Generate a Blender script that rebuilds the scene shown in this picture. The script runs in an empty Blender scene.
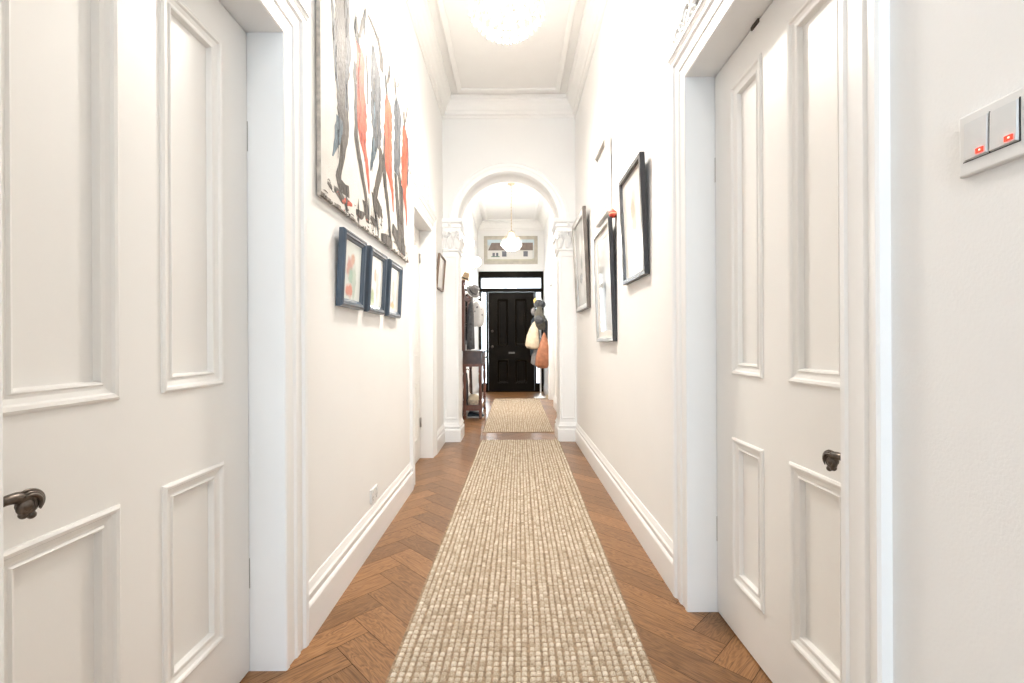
import bpy, bmesh, math, random
from mathutils import Vector, Matrix
random.seed(7)
S = bpy.context.scene
COL = S.collection
PI = math.pi

# ------------------------------------------------------------ camera, sky, lights, exposure
cam = bpy.data.cameras.new('camera')
cam.sensor_width = 36.0
cam.lens = 16.0
cam.clip_start = 0.02
cam.shift_x = -0.0005
cam.shift_y = 0.0015
co = bpy.data.objects.new('camera', cam)
COL.objects.link(co)
co.matrix_world = Matrix.Translation((0, 0, 1.10)) @ Matrix.Rotation(0.0052, 4, 'Y') @ Matrix.Rotation(PI / 2, 4, 'X')
S.camera = co

w = bpy.data.worlds.new('daylight')
S.world = w
w.use_nodes = True
bgn = w.node_tree.nodes['Background']
bgn.inputs[0].default_value = (0.80, 0.92, 1.0, 1)
bgn.inputs[1].default_value = 1.0

S.view_settings.view_transform = 'Standard'
S.view_settings.look = 'None'
S.view_settings.gamma = 1.0
S.view_settings.use_curve_mapping = False
S.view_settings.exposure = 2.0


def area(name, loc, rot, sx, sy, power, color):
    l = bpy.data.lights.new(name, 'AREA')
    l.shape = 'RECTANGLE'
    l.size, l.size_y = sx, sy
    l.energy = power
    l.color = color
    o = bpy.data.objects.new(name, l)
    o.location = loc
    o.rotation_euler = rot
    COL.objects.link(o)
    return o


# daylight entering through the garden window behind the camera and through the front door glazing
area('garden_daylight', (-0.03, -5.35, 1.75), (PI / 2, 0, 0), 1.3, 2.6, 36, (0.58, 0.80, 1.0))
area('street_daylight', (0.0, 10.75, 1.7), (-PI / 2, 0, 0), 1.5, 2.2, 55, (0.86, 0.94, 1.0))


def bulb(name, loc, power, color, r=0.12):
    l = bpy.data.lights.new(name, 'POINT')
    l.energy = power
    l.color = color
    l.shadow_soft_size = r
    o = bpy.data.objects.new(name, l)
    o.location = loc
    COL.objects.link(o)
    return o


WARM = (1.0, 0.94, 0.86)
def downlight(name, loc, d, power, color):
    o = area(name, loc, (0, 0, 0), d, d, power, color)
    o.data.shape = 'DISK'
    return o


# each chandelier: a soft glow all round plus the light its bulbs throw down out of the crystal basket
bulb('hall_chandelier_light', (-0.025, 3.0, 3.12), 4.5, WARM, 0.15)
downlight('hall_chandelier_downlight', (-0.025, 3.0, 3.16), 0.30, 14, WARM)
downlight('foyer_chandelier_downlight', (-0.01, 7.75, 2.74), 0.22, 15, WARM)
downlight('rear_fill_down', (-0.03, -1.6, 3.3), 0.30, 7, (1.0, 0.95, 0.90))  # added downward fill behind the camera, no lamp is built there
bulb('foyer_chandelier_light', (-0.01, 7.75, 2.70), 11, WARM, 0.12)
bulb('rear_fill_light', (-0.03, -1.6, 3.1), 4, (1.0, 0.95, 0.90), 0.15)  # added all-round fill for the near walls, belongs to no fixture


# ------------------------------------------------------------ materials
def mat(name, base, rough=0.5, metal=0.0, var=0.0, vscale=8.0, bump=0.0, bscale=60.0, stretch=(1, 1, 1), spec=0.5, coat=0.0):
    m = bpy.data.materials.new(name)
    m.use_nodes = True
    nt = m.node_tree
    b = nt.nodes['Principled BSDF']
    b.inputs['Base Color'].default_value = (*base, 1)
    b.inputs['Roughness'].default_value = rough
    b.inputs['Metallic'].default_value = metal
    b.inputs['Specular IOR Level'].default_value = spec
    b.inputs['Coat Weight'].default_value = coat
    tc = nt.nodes.new('ShaderNodeTexCoord')
    mp = nt.nodes.new('ShaderNodeMapping')
    mp.inputs['Scale'].default_value = stretch
    nt.links.new(tc.outputs['Object'], mp.inputs[0])
    if var > 0:
        n = nt.nodes.new('ShaderNodeTexNoise')
        n.inputs['Scale'].default_value = vscale
        n.inputs['Detail'].default_value = 4
        nt.links.new(mp.outputs[0], n.inputs['Vector'])
        r = nt.nodes.new('ShaderNodeValToRGB')
        r.color_ramp.elements[0].position = 0.3
        r.color_ramp.elements[1].position = 0.7
        r.color_ramp.elements[0].color = (*[max(0, c * (1 - var)) for c in base], 1)
        r.color_ramp.elements[1].color = (*[min(1, c * (1 + var)) for c in base], 1)
        nt.links.new(n.outputs['Fac'], r.inputs[0])
        nt.links.new(r.outputs[0], b.inputs['Base Color'])
    if bump > 0:
        n2 = nt.nodes.new('ShaderNodeTexNoise')
        n2.inputs['Scale'].default_value = bscale
        n2.inputs['Detail'].default_value = 3
        nt.links.new(mp.outputs[0], n2.inputs['Vector'])
        bp = nt.nodes.new('ShaderNodeBump')
        bp.inputs['Strength'].default_value = bump
        bp.inputs['Distance'].default_value = 0.01
        nt.links.new(n2.outputs['Fac'], bp.inputs['Height'])
        nt.links.new(bp.outputs[0], b.inputs['Normal'])
    return m


M = {}
M['wall'] = mat('wall_paint', (0.885, 0.877, 0.863), 0.75, var=0.012, vscale=2, bump=0.10, bscale=220, spec=0.25)
M['trim'] = mat('trim_paint', (0.885, 0.88, 0.87), 0.38, var=0.01, vscale=3, spec=0.4)
M['door'] = mat('door_paint', (0.875, 0.862, 0.835), 0.40, var=0.01, vscale=3, spec=0.4)
M['ceil'] = mat('ceiling_paint', (0.885, 0.872, 0.85), 0.8, var=0.01, spec=0.2)
M['brass'] = mat('aged_nickel', (0.12, 0.10, 0.085), 0.32, 0.9, var=0.35, vscale=60)
M['steel'] = mat('brushed_steel', (0.42, 0.40, 0.37), 0.35, 0.9, var=0.1)
M['black_paint'] = mat('black_gloss_paint', (0.0065, 0.0042, 0.0020), 0.36, var=0.2, spec=0.06)
M['black_frame'] = mat('black_frame_paint', (0.024, 0.024, 0.028), 0.35, var=0.2)
M['blue_frame'] = mat('navy_stained_wood', (0.055, 0.085, 0.125), 0.3, var=0.3, vscale=20, stretch=(1, 1, 0.2), coat=0.4)
M['silver_frame'] = mat('tarnished_silver_leaf', (0.30, 0.27, 0.245), 0.38, 0.4, var=0.25, vscale=30)
M['white_frame'] = mat('white_frame_paint', (0.60, 0.585, 0.56), 0.35, var=0.02)
M['mat_board'] = mat('picture_mount', (0.80, 0.78, 0.74), 0.7, var=0.02)
M['canvas'] = mat('painted_canvas', (0.66, 0.635, 0.595), 0.7, var=0.07, vscale=9, bump=0.25, bscale=130)
M['canvas_edge'] = mat('canvas_edge_dark', (0.20, 0.175, 0.15), 0.8, var=0.7, vscale=26)
M['bat_edge'] = mat('canvas_return', (0.50, 0.45, 0.40), 0.8, var=0.35, vscale=30)
for nm, c in (('slate', (0.088, 0.092, 0.10)), ('orange', (0.52, 0.088, 0.048)), ('umber', (0.082, 0.070, 0.060)), ('steel_blue', (0.085, 0.125, 0.155))):
    M[nm] = mat(nm + '_oil_paint', c, 0.6, var=0.55, vscale=26, bump=0.6, bscale=80, stretch=(1, 1, 0.45))
M['mahogany'] = mat('mahogany', (0.13, 0.045, 0.026), 0.32, var=0.45, vscale=12, stretch=(1, 1, 0.2), coat=0.3)
M['mahogany_dark'] = mat('dark_mahogany', (0.055, 0.026, 0.02), 0.3, var=0.4, vscale=14, stretch=(1, 0.3, 1), coat=0.3)
M['plastic'] = mat('white_plastic', (0.78, 0.78, 0.77), 0.3)
M['plastic_grey'] = mat('rocker_plastic', (0.70, 0.71, 0.71), 0.28)
M['gap'] = mat('dark_gap', (0.03, 0.03, 0.03), 0.8)
M['stand_white'] = mat('white_enamel', (0.78, 0.78, 0.77), 0.25)
M['cream_cloth'] = mat('cream_canvas_cloth', (0.62, 0.52, 0.38), 0.85, var=0.18, vscale=14, bump=0.3)
M['tan_leather'] = mat('tan_leather', (0.36, 0.145, 0.075), 0.5, var=0.3, vscale=12, bump=0.2)
M['charcoal_cloth'] = mat('charcoal_cloth', (0.065, 0.067, 0.072), 0.9, var=0.4, vscale=30, bump=0.3)
M['grey_cloth'] = mat('grey_cloth', (0.22, 0.21, 0.21), 0.9, var=0.25, vscale=20)
M['navy_cloth'] = mat('navy_cloth', (0.03, 0.045, 0.06), 0.9, var=0.4, vscale=20)
M['olive_cloth'] = mat('olive_cloth', (0.10, 0.093, 0.075), 0.9, var=0.3, vscale=20)
M['straw'] = mat('plaited_straw', (0.58, 0.43, 0.28), 0.8, var=0.2, vscale=40, bump=0.5)
M['yellow_cloth'] = mat('mustard_cloth', (0.66, 0.45, 0.14), 0.8, var=0.1)
M['white_cloth'] = mat('white_cloth', (0.76, 0.75, 0.73), 0.85, var=0.04, bump=0.2)
M['wicker'] = mat('bleached_wicker', (0.50, 0.42, 0.33), 0.85, var=0.5, vscale=40, bump=0.8, bscale=90)
M['red'] = mat('red_lacquer', (0.50, 0.05, 0.03), 0.3, var=0.2)
M['mirror'] = mat('mirror_glass', (0.82, 0.84, 0.84), 0.03, 1.0)


def print_mat(name, blobs, base=(0.78, 0.77, 0.73), glass=0.10):
    """paper print behind glass: soft procedural washes at given (u, v, size, colour), object coords of the picture sheet"""
    m = bpy.data.materials.new(name)
    m.use_nodes = True
    nt = m.node_tree
    b = nt.nodes['Principled BSDF']
    b.inputs['Roughness'].default_value = 0.6
    b.inputs['Coat Weight'].default_value = 1.0
    b.inputs['Coat Roughness'].default_value = glass
    tc = nt.nodes.new('ShaderNodeTexCoord')
    nz = nt.nodes.new('ShaderNodeTexNoise')
    nz.inputs['Scale'].default_value = 30
    nt.links.new(tc.outputs['Object'], nz.inputs['Vector'])
    mx0 = nt.nodes.new('ShaderNodeMixRGB')
    mx0.inputs[0].default_value = 0.035
    nt.links.new(tc.outputs['Object'], mx0.inputs[1])
    nt.links.new(nz.outputs['Color'], mx0.inputs[2])
    prev = None
    for (u, v, su, sv, c) in blobs:
        mp = nt.nodes.new('ShaderNodeMapping')
        mp.vector_type = 'POINT'
        mp.inputs['Location'].default_value = (0, -u / su, -v / sv)
        mp.inputs['Scale'].default_value = (0, 1 / su, 1 / sv)
        nt.links.new(mx0.outputs[0], mp.inputs[0])
        g = nt.nodes.new('ShaderNodeTexGradient')
        g.gradient_type = 'SPHERICAL'
        nt.links.new(mp.outputs[0], g.inputs[0])
        r = nt.nodes.new('ShaderNodeValToRGB')
        r.color_ramp.elements[0].position = 0.02
        r.color_ramp.elements[1].position = 0.45
        nt.links.new(g.outputs['Fac'], r.inputs[0])
        mx = nt.nodes.new('ShaderNodeMixRGB')
        nt.links.new(r.outputs[0], mx.inputs[0])
        if prev is None:
            mx.inputs[1].default_value = (*base, 1)
        else:
            nt.links.new(prev, mx.inputs[1])
        mx.inputs[2].default_value = (*c, 1)
        prev = mx.outputs[0]
    if prev is not None:
        nt.links.new(prev, b.inputs['Base Color'])
    else:
        b.inputs['Base Color'].default_value = (*base, 1)
    return m


def emis(name, color, strength):
    m = bpy.data.materials.new(name)
    m.use_nodes = True
    nt = m.node_tree
    nt.nodes.remove(nt.nodes['Principled BSDF'])
    e = nt.nodes.new('ShaderNodeEmission')
    e.inputs[0].default_value = (*color, 1)
    e.inputs[1].default_value = strength
    nt.links.new(e.outputs[0], nt.nodes['Material Output'].inputs[0])
    return m


M['globe'] = emis('lit_opal_glass', (1.0, 0.95, 0.86), 3.2)
M['lamp_bulb'] = emis('lit_bulb', (1.0, 0.92, 0.80), 9.0)
M['red_led'] = emis('red_neon', (1.0, 0.05, 0.03), 0.75)
M['led_hot'] = emis('red_neon_core', (1.0, 0.45, 0.35), 1.2)


def glassy(name, tint, transp, gl, trl, rough=0.03):
    """thin glass: clear pass-through, a glossy face and a little internal scatter"""
    m = bpy.data.materials.new(name)
    m.use_nodes = True
    nt = m.node_tree
    nt.nodes.remove(nt.nodes['Principled BSDF'])
    out = nt.nodes['Material Output']
    t = nt.nodes.new('ShaderNodeBsdfTransparent')
    t.inputs[0].default_value = (*tint, 1)
    g = nt.nodes.new('ShaderNodeBsdfGlossy')
    g.inputs['Roughness'].default_value = rough
    d = nt.nodes.new('ShaderNodeBsdfTranslucent')
    d.inputs[0].default_value = (*tint, 1)
    m1 = nt.nodes.new('ShaderNodeMixShader')
    m1.inputs[0].default_value = gl / max(1e-6, gl + transp)
    nt.links.new(t.outputs[0], m1.inputs[1])
    nt.links.new(g.outputs[0], m1.inputs[2])
    m2 = nt.nodes.new('ShaderNodeMixShader')
    m2.inputs[0].default_value = trl
    nt.links.new(m1.outputs[0], m2.inputs[1])
    nt.links.new(d.outputs[0], m2.inputs[2])
    nt.links.new(m2.outputs[0], out.inputs[0])
    return m


M['pane'] = glassy('window_pane_glass', (0.97, 0.99, 1.0), 0.92, 0.08, 0.0)
M['crystal'] = glassy('cut_crystal', (0.97, 0.97, 0.96), 0.55, 0.25, 0.35)


def wood_floor():
    m = bpy.data.materials.new('oiled_oak_herringbone')
    m.use_nodes = True
    nt = m.node_tree
    b = nt.nodes['Principled BSDF']
    L = nt.links.new
    uv = nt.nodes.new('ShaderNodeUVMap')
    uv.uv_map = 'grain'
    at = nt.nodes.new('ShaderNodeAttribute')
    at.attribute_name = 'plank'
    mp = nt.nodes.new('ShaderNodeMapping')
    mp.inputs['Scale'].default_value = (1.0, 7.0, 1)
    L(uv.outputs[0], mp.inputs[0])
    # cathedral figure: distorted rings
    n1 = nt.nodes.new('ShaderNodeTexNoise')
    n1.inputs['Scale'].default_value = 3.2
    n1.inputs['Detail'].default_value = 3
    n1.inputs['Distortion'].default_value = 0.6
    L(mp.outputs[0], n1.inputs['Vector'])
    mul = nt.nodes.new('ShaderNodeMath')
    mul.operation = 'MULTIPLY'
    mul.inputs[1].default_value = 13.0
    L(n1.outputs['Fac'], mul.inputs[0])
    fr = nt.nodes.new('ShaderNodeMath')
    fr.operation = 'PINGPONG'
    fr.inputs[1].default_value = 0.5
    L(mul.outputs[0], fr.inputs[0])
    # fine fibres
    mp2 = nt.nodes.new('ShaderNodeMapping')
    mp2.inputs['Scale'].default_value = (6.0, 160.0, 1)
    L(uv.outputs[0], mp2.inputs[0])
    n2 = nt.nodes.new('ShaderNodeTexNoise')
    n2.inputs['Scale'].default_value = 1.0
    n2.inputs['Detail'].default_value = 4
    L(mp2.outputs[0], n2.inputs['Vector'])
    r = nt.nodes.new('ShaderNodeValToRGB')
    e = r.color_ramp.elements
    e[0].position = 0.0
    e[0].color = (0.060, 0.025, 0.009, 1)
    e[1].position = 1.0
    e[1].color = (0.37, 0.190, 0.078, 1)
    x = r.color_ramp.elements.new(0.38)
    x.color = (0.215, 0.100, 0.037, 1)
    ad = nt.nodes.new('ShaderNodeMath')
    ad.operation = 'MULTIPLY_ADD'
    ad.inputs[1].default_value = 0.95
    L(fr.outputs[0], ad.inputs[0])
    sc = nt.nodes.new('ShaderNodeMath')
    sc.operation = 'MULTIPLY_ADD'
    sc.inputs[1].default_value = 0.75
    sc.inputs[2].default_value = -0.10
    L(n2.outputs['Fac'], sc.inputs[0])
    L(sc.outputs[0], ad.inputs[2])
    L(ad.outputs[0], r.inputs[0])
    hs = nt.nodes.new('ShaderNodeHueSaturation')
    vr = nt.nodes.new('ShaderNodeMapRange')
    vr.inputs['To Min'].default_value = 0.72
    vr.inputs['To Max'].default_value = 1.28
    L(at.outputs['Fac'], vr.inputs['Value'])
    L(vr.outputs[0], hs.inputs['Value'])
    L(r.outputs[0], hs.inputs['Color'])
    L(hs.outputs[0], b.inputs['Base Color'])
    b.inputs['Roughness'].default_value = 0.29
    bp = nt.nodes.new('ShaderNodeBump')
    bp.inputs['Strength'].default_value = 0.12
    bp.inputs['Distance'].default_value = 0.004
    L(n2.outputs['Fac'], bp.inputs['Height'])
    L(bp.outputs[0], b.inputs['Normal'])
    return m


M['floor'] = wood_floor()


def rug_mat():
    m = bpy.data.materials.new('woven_jute')
    m.use_nodes = True
    nt = m.node_tree
    b = nt.nodes['Principled BSDF']
    L = nt.links.new
    at = nt.nodes.new('ShaderNodeAttribute')
    at.attribute_name = 'tone'
    tc = nt.nodes.new('ShaderNodeTexCoord')
    n = nt.nodes.new('ShaderNodeTexNoise')
    n.inputs['Scale'].default_value = 240
    n.inputs['Detail'].default_value = 3
    L(tc.outputs['Object'], n.inputs['Vector'])
    r = nt.nodes.new('ShaderNodeValToRGB')
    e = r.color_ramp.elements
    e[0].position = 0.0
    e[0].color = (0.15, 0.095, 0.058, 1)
    e[1].position = 1.0
    e[1].color = (0.78, 0.70, 0.59, 1)
    x = e.new(0.35)
    x.color = (0.42, 0.33, 0.235, 1)
    x = e.new(0.65)
    x.color = (0.58, 0.495, 0.385, 1)
    ma = nt.nodes.new('ShaderNodeMath')
    ma.operation = 'MULTIPLY_ADD'
    ma.inputs[1].default_value = 1.25
    L(n.outputs['Fac'], ma.inputs[0])
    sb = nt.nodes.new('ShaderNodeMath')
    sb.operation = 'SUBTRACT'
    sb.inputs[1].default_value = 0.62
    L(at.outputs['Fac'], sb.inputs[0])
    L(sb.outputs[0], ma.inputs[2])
    L(ma.outputs[0], r.inputs[0])
    L(r.outputs[0], b.inputs['Base Color'])
    b.inputs['Roughness'].default_value = 0.9
    b.inputs['Specular IOR Level'].default_value = 0.15
    return m


M['jute'] = rug_mat()
M['jute_edge'] = mat('jute_binding', (0.30, 0.215, 0.14), 0.95, var=0.4, vscale=80, bump=0.5)


# ------------------------------------------------------------ mesh helpers
def box(bm, x0, x1, y0, y1, z0, z1, mi=0):
    vs = [bm.verts.new((x, y, z)) for x in (x0, x1) for y in (y0, y1) for z in (z0, z1)]
    for f in ((0, 1, 3, 2), (4, 6, 7, 5), (0, 4, 5, 1), (2, 3, 7, 6), (0, 2, 6, 4), (1, 5, 7, 3)):
        fc = bm.faces.new([vs[i] for i in f])
        fc.material_index = mi
    return vs


def fbox(bm, fr, u0, u1, d0, d1, v0, v1, mi=0):
    """box in a wall frame: u along the wall, d out of the wall, v up"""
    vs = [bm.verts.new(fr(u, d, v)) for u in (u0, u1) for d in (d0, d1) for v in (v0, v1)]
    for f in ((0, 1, 3, 2), (4, 6, 7, 5), (0, 4, 5, 1), (2, 3, 7, 6), (0, 2, 6, 4), (1, 5, 7, 3)):
        fc = bm.faces.new([vs[i] for i in f])
        fc.material_index = mi


def loft(bm, loops, close_loop=True, close_ends=False, mi=0, smooth=False):
    rows = [[bm.verts.new(p) for p in lp] for lp in loops]
    n = len(rows[0])
    for a, b in zip(rows[:-1], rows[1:]):
        for i in range(n if close_loop else n - 1):
            j = (i + 1) % n
            f = bm.faces.new((a[i], a[j], b[j], b[i]))
            f.material_index = mi
            f.smooth = smooth
    if close_ends:
        for r in (rows[0], rows[-1]):
            f = bm.faces.new(r)
            f.material_index = mi
    return rows


def rect_frame(bm, fr, u0, u1, v0, v1, prof, mi=0, fill=False):
    """mitred moulding round a rectangle; prof = [(inset, depth)]"""
    loops = []
    for i, d in prof:
        loops.append([fr(u0 + i, d, v0 + i), fr(u1 - i, d, v0 + i), fr(u1 - i, d, v1 - i), fr(u0 + i, d, v1 - i)])
    rows = loft(bm, loops, mi=mi)
    if fill:
        f = bm.faces.new(rows[-1])
        f.material_index = mi


def architrave(bm, fr, u0, u1, v1, prof, v0=0.0):
    """three-sided casing; prof = [(outset, depth)]"""
    loops = [[fr(u0 - o, d, v0), fr(u0 - o, d, v1 + o), fr(u1 + o, d, v1 + o), fr(u1 + o, d, v0)] for o, d in prof]
    rows = loft(bm, loops, close_loop=False)
    for k in (0, 3):
        try:
            bm.faces.new([r[k] for r in rows])
        except Exception:
            pass


def run(bm, fr, u0, u1, prof, mi=0):
    """straight moulding along a wall; prof = [(depth, height)]"""
    loft(bm, [[fr(u0, d, v) for d, v in prof], [fr(u1, d, v) for d, v in prof]], close_ends=True, mi=mi)


def tube(bm, pts, rad, seg=10, mi=0, smooth=True, flat=1.0, flat_axis=None, caps=True):
    pts = [Vector(p) for p in pts]
    if not hasattr(rad, '__len__'):
        rad = [rad] * len(pts)
    loops = []
    t0 = (pts[1] - pts[0]).normalized()
    ref = Vector((0, 0, 1)) if abs(t0.z) < 0.9 else Vector((1, 0, 0))
    nrm = (ref - t0 * ref.dot(t0)).normalized()
    for i, p in enumerate(pts):
        t = (pts[min(i + 1, len(pts) - 1)] - pts[max(i - 1, 0)])
        t = t.normalized() if t.length > 1e-9 else t0
        nrm = nrm - t * nrm.dot(t)
        nrm = nrm.normalized() if nrm.length > 1e-6 else Vector((0, 1, 0))
        bn = t.cross(nrm)
        lp = []
        for k in range(seg):
            a = 2 * PI * k / seg
            o = nrm * math.cos(a) * rad[i] + bn * math.sin(a) * rad[i]
            if flat_axis is not None:
                ax = Vector(flat_axis)
                o = o - ax * o.dot(ax) * (1 - flat)
            lp.append(p + o)
        loops.append(lp)
    loft(bm, loops, close_ends=caps, mi=mi, smooth=smooth)


def lathe(bm, prof, c=(0, 0, 0), seg=24, mi=0, smooth=True, axis='Z'):
    loops = []
    for r, h in prof:
        lp = []
        for k in range(seg):
            a = 2 * PI * k / seg
            if axis == 'Z':
                lp.append(Vector((c[0] + r * math.cos(a), c[1] + r * math.sin(a), c[2] + h)))
            elif axis == 'X':
                lp.append(Vector((c[0] + h, c[1] + r * math.cos(a), c[2] + r * math.sin(a))))
            else:
                lp.append(Vector((c[0] + r * math.cos(a), c[1] + h, c[2] + r * math.sin(a))))
        loops.append(lp)
    loft(bm, loops, mi=mi, smooth=smooth)


def ball(bm, c, r, sx=1, sy=1, sz=1, u=20, v=12, mi=0):
    mtx = Matrix.Translation(c) @ Matrix.Diagonal((sx, sy, sz, 1))
    before = len(bm.faces)
    bmesh.ops.create_uvsphere(bm, u_segments=u, v_segments=v, radius=r, matrix=mtx)
    bm.faces.ensure_lookup_table()
    for f in bm.faces[before:]:
        f.smooth = True
        f.material_index = mi


def obj(name, bm, mats, parent=None, origin=None, bevel=0.0, solid=0.0):
    bmesh.ops.recalc_face_normals(bm, faces=bm.faces[:])
    if origin is not None:
        bmesh.ops.translate(bm, verts=bm.verts[:], vec=-Vector(origin))
    me = bpy.data.meshes.new(name)
    bm.to_mesh(me)
    bm.free()
    if not isinstance(mats, (list, tuple)):
        mats = [mats]
    for m in mats:
        me.materials.append(M[m] if isinstance(m, str) else m)
    o = bpy.data.objects.new(name, me)
    COL.objects.link(o)
    if parent is not None:
        o.parent = parent
        pw, q = Vector((0, 0, 0)), parent
        while q is not None:
            pw += q.location
            q = q.parent
        o.location = (Vector(origin) if origin is not None else Vector((0, 0, 0))) - pw
    elif origin is not None:
        o.location = origin
    if solid:
        s = o.modifiers.new('thickness', 'SOLIDIFY')
        s.thickness = solid
    if bevel:
        b = o.modifiers.new('edge', 'BEVEL')
        b.width = bevel
        b.segments = 2
        b.limit_method = 'ANGLE'
    return o


def tag(o, label, cat, group=None):
    o['label'] = label
    o['category'] = cat
    if group:
        o['group'] = group
    return o


def thing(name, loc, label, cat, group=None):
    o = bpy.data.objects.new(name, None)
    o.location = loc
    o.empty_display_size = 0.1
    COL.objects.link(o)
    return tag(o, label, cat, group)


def struct(o, label=None):
    o['kind'] = 'structure'
    if label:
        o['label'] = label
    return o


def NB():
    return bmesh.new()


# ------------------------------------------------------------ room dimensions
XL, XR = -0.775, 0.716          # wall faces
YB, YA, YA2, YD = -4.80, 5.107, 5.43, 10.25
ZC = 3.83
FL = lambda u, d, v: Vector((XL + d, u, v))      # left wall frame
FR = lambda u, d, v: Vector((XR - d, u, v))      # right wall frame
FE = lambda u, d, v: Vector((u, YD - d, v))      # front-door wall frame
FA = lambda u, d, v: Vector((u, YA - d, v))      # arch wall frame, near side
FA2 = lambda u, d, v: Vector((u, YA2 + d, v))    # arch wall frame, far side
FB = lambda u, d, v: Vector((u, YB + d, v))      # rear wall frame

DOORS_L = [(0.686, 1.532, 2.150), (3.56, 4.37, 2.18)]
DOORS_R = [(0.985, 1.854, 2.180), (7.89, 8.78, 2.20)]
REC_L, REC_R = 0.114, 0.113


def side_wall(name, F, openings):
    bm = NB()
    th = 0.17
    u = YB - 0.1
    g = 0.012
    for (a, b, h) in openings:
        fbox(bm, F, u, a - g, -th, 0, 0, ZC + 0.1)
        fbox(bm, F, a - g, b + g, -th, 0, h + g, ZC + 0.1)
        u = b + g
    fbox(bm, F, u, YD + 0.3, -th, 0, 0, ZC + 0.1)
    fbox(bm, F, YB - 0.1, YD + 0.3, -th - 0.08, -th - 0.002, -0.05, ZC + 0.1)
    return struct(obj(name, bm, 'wall'), 'white painted hallway wall')


side_wall('wall_left', FL, DOORS_L)
side_wall('wall_right', FR, DOORS_R)

# front-door wall with one large opening
bm = NB()
DU0, DU1, DZ = -0.755, 0.700, 2.71
box(bm, XL - 0.1, DU0, YD, YD + 0.25, 0, ZC + 0.1)
box(bm, DU1, XR + 0.1, YD, YD + 0.25, 0, ZC + 0.1)
box(bm, DU0, DU1, YD, YD + 0.25, DZ, ZC + 0.1)
struct(obj('wall_front', bm, 'wall'), 'white wall around the black front door')

# rear wall with a tall window opening (behind the camera)
bm = NB()
box(bm, XL - 0.1, -0.62, YB - 0.2, YB, 0, ZC + 0.1)
box(bm, 0.56, XR + 0.1, YB - 0.2, YB, 0, ZC + 0.1)
box(bm, -0.62, 0.56, YB - 0.2, YB, 2.95, ZC + 0.1)
box(bm, -0.62, 0.56, YB - 0.2, YB, 0, 0.35)
struct(obj('wall_back', bm, 'wall'), 'white wall around the garden window')
bm = NB()
rect_frame(bm, FB, -0.62, 0.56, 0.35, 2.95, [(0, -0.12), (0, -0.04), (0.05, -0.04), (0.05, -0.12)])
fbox(bm, FB, -0.62, 0.56, -0.10, -0.05, 1.63, 1.68)
fbox(bm, FB, -0.045, -0.015, -0.10, -0.05, 0.35, 2.95)
wb = struct(obj('window_3', bm, 'trim'), 'tall white sash window')
bm = NB()
fbox(bm, FB, -0.57, 0.51, -0.082, -0.078, 0.4, 2.9)
obj('pane', bm, 'pane', wb)

bm = NB()
box(bm, XL - 0.2, XR + 0.2, YB - 0.2, YD + 0.25, ZC, ZC + 0.15)
struct(obj('ceiling', bm, 'ceil'), 'white plaster ceiling')

# ------------------------------------------------------------ floor: real herringbone boards
W_, N_ = 0.125, 5
r2 = math.sqrt(0.5)
bm = NB()
uvl = bm.loops.layers.uv.new('grain')
colr = bm.faces.layers.float.new('plank_f')
PHX, PHY = -0.113, 0.06
tones = []


def plank(u, v, lu, lv):
    g = 0.0011
    pts = [(u + g, v + g), (u + lu - g, v + g), (u + lu - g, v + lv - g), (u + g, v + lv - g)]
    P = [((p[0] - p[1]) * r2 + PHX, (p[0] + p[1]) * r2 + PHY) for p in pts]
    cx = sum(p[0] for p in P) / 4
    cy = sum(p[1] for p in P) / 4
    if cx < XL - 0.62 or cx > XR + 0.62 or cy < YB - 0.5 or cy > YD + 0.6:
        return
    t = random.random()
    ou, ov = random.uniform(0, 50), random.uniform(0, 50)
    vs = [bm.verts.new((p[0], p[1], 0.0)) for p in P]
    f = bm.faces.new(vs)
    f[colr] = t
    hor = lu > lv
    for lp, p in zip(f.loops, pts):
        a, b_ = (p[0] - u, p[1] - v) if hor else (p[1] - v, p[0] - u)
        lp[uvl].uv = (ou + a, ov + b_)


for strip in range(-4, 5):
    for k in range(-80, 160):
        ox, oy = (k + strip * N_) * W_, (k - strip * N_) * W_
        # H board, then V board
        plank(ox, oy, N_ * W_, W_)
        plank(ox, oy + W_, W_, N_ * W_)
for co_, no in (((XL - 0.14, 0, 0), (-1, 0, 0)), ((XR + 0.14, 0, 0), (1, 0, 0)), ((0, YB - 0.15, 0), (0, -1, 0)), ((0, YD + 0.2, 0), (0, 1, 0))):
    bmesh.ops.bisect_plane(bm, geom=bm.verts[:] + bm.edges[:] + bm.faces[:], plane_co=co_, plane_no=no, clear_outer=True)
vals = [f[colr] for f in bm.faces]
nb = len(vals)
# dark substrate below the joints
sv = box(bm, XL - 0.2, XR + 0.2, YB - 0.2, YD + 0.25, -0.12, -0.0015, 1)
for f in bm.faces:
    if f.normal.z < 0 and f.material_index == 0:
        f.normal_flip()
me = bpy.data.meshes.new('floor')
bm.to_mesh(me)
bm.free()
at = me.attributes.new('plank', 'FLOAT', 'FACE')
src = me.attributes['plank_f'].data
for i in range(len(me.polygons)):
    at.data[i].value = src[i].value
me.materials.append(M['floor'])
me.materials.append(mat('joint_substrate', (0.06, 0.03, 0.015), 0.8, var=0.1))
fo = bpy.data.objects.new('floor', me)
COL.objects.link(fo)
struct(fo, 'oak herringbone floor')

# ------------------------------------------------------------ skirtings
SK = [(0, 0), (0.023, 0), (0.023, 0.128), (0.019, 0.136), (0.012, 0.141), (0.012, 0.158), (0.019, 0.163), (0.019, 0.171), (0.013, 0.180), (0.008, 0.196), (0.005, 0.206), (0, 0.206)]
CW_L, CW_R = 0.140, 0.125


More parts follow.
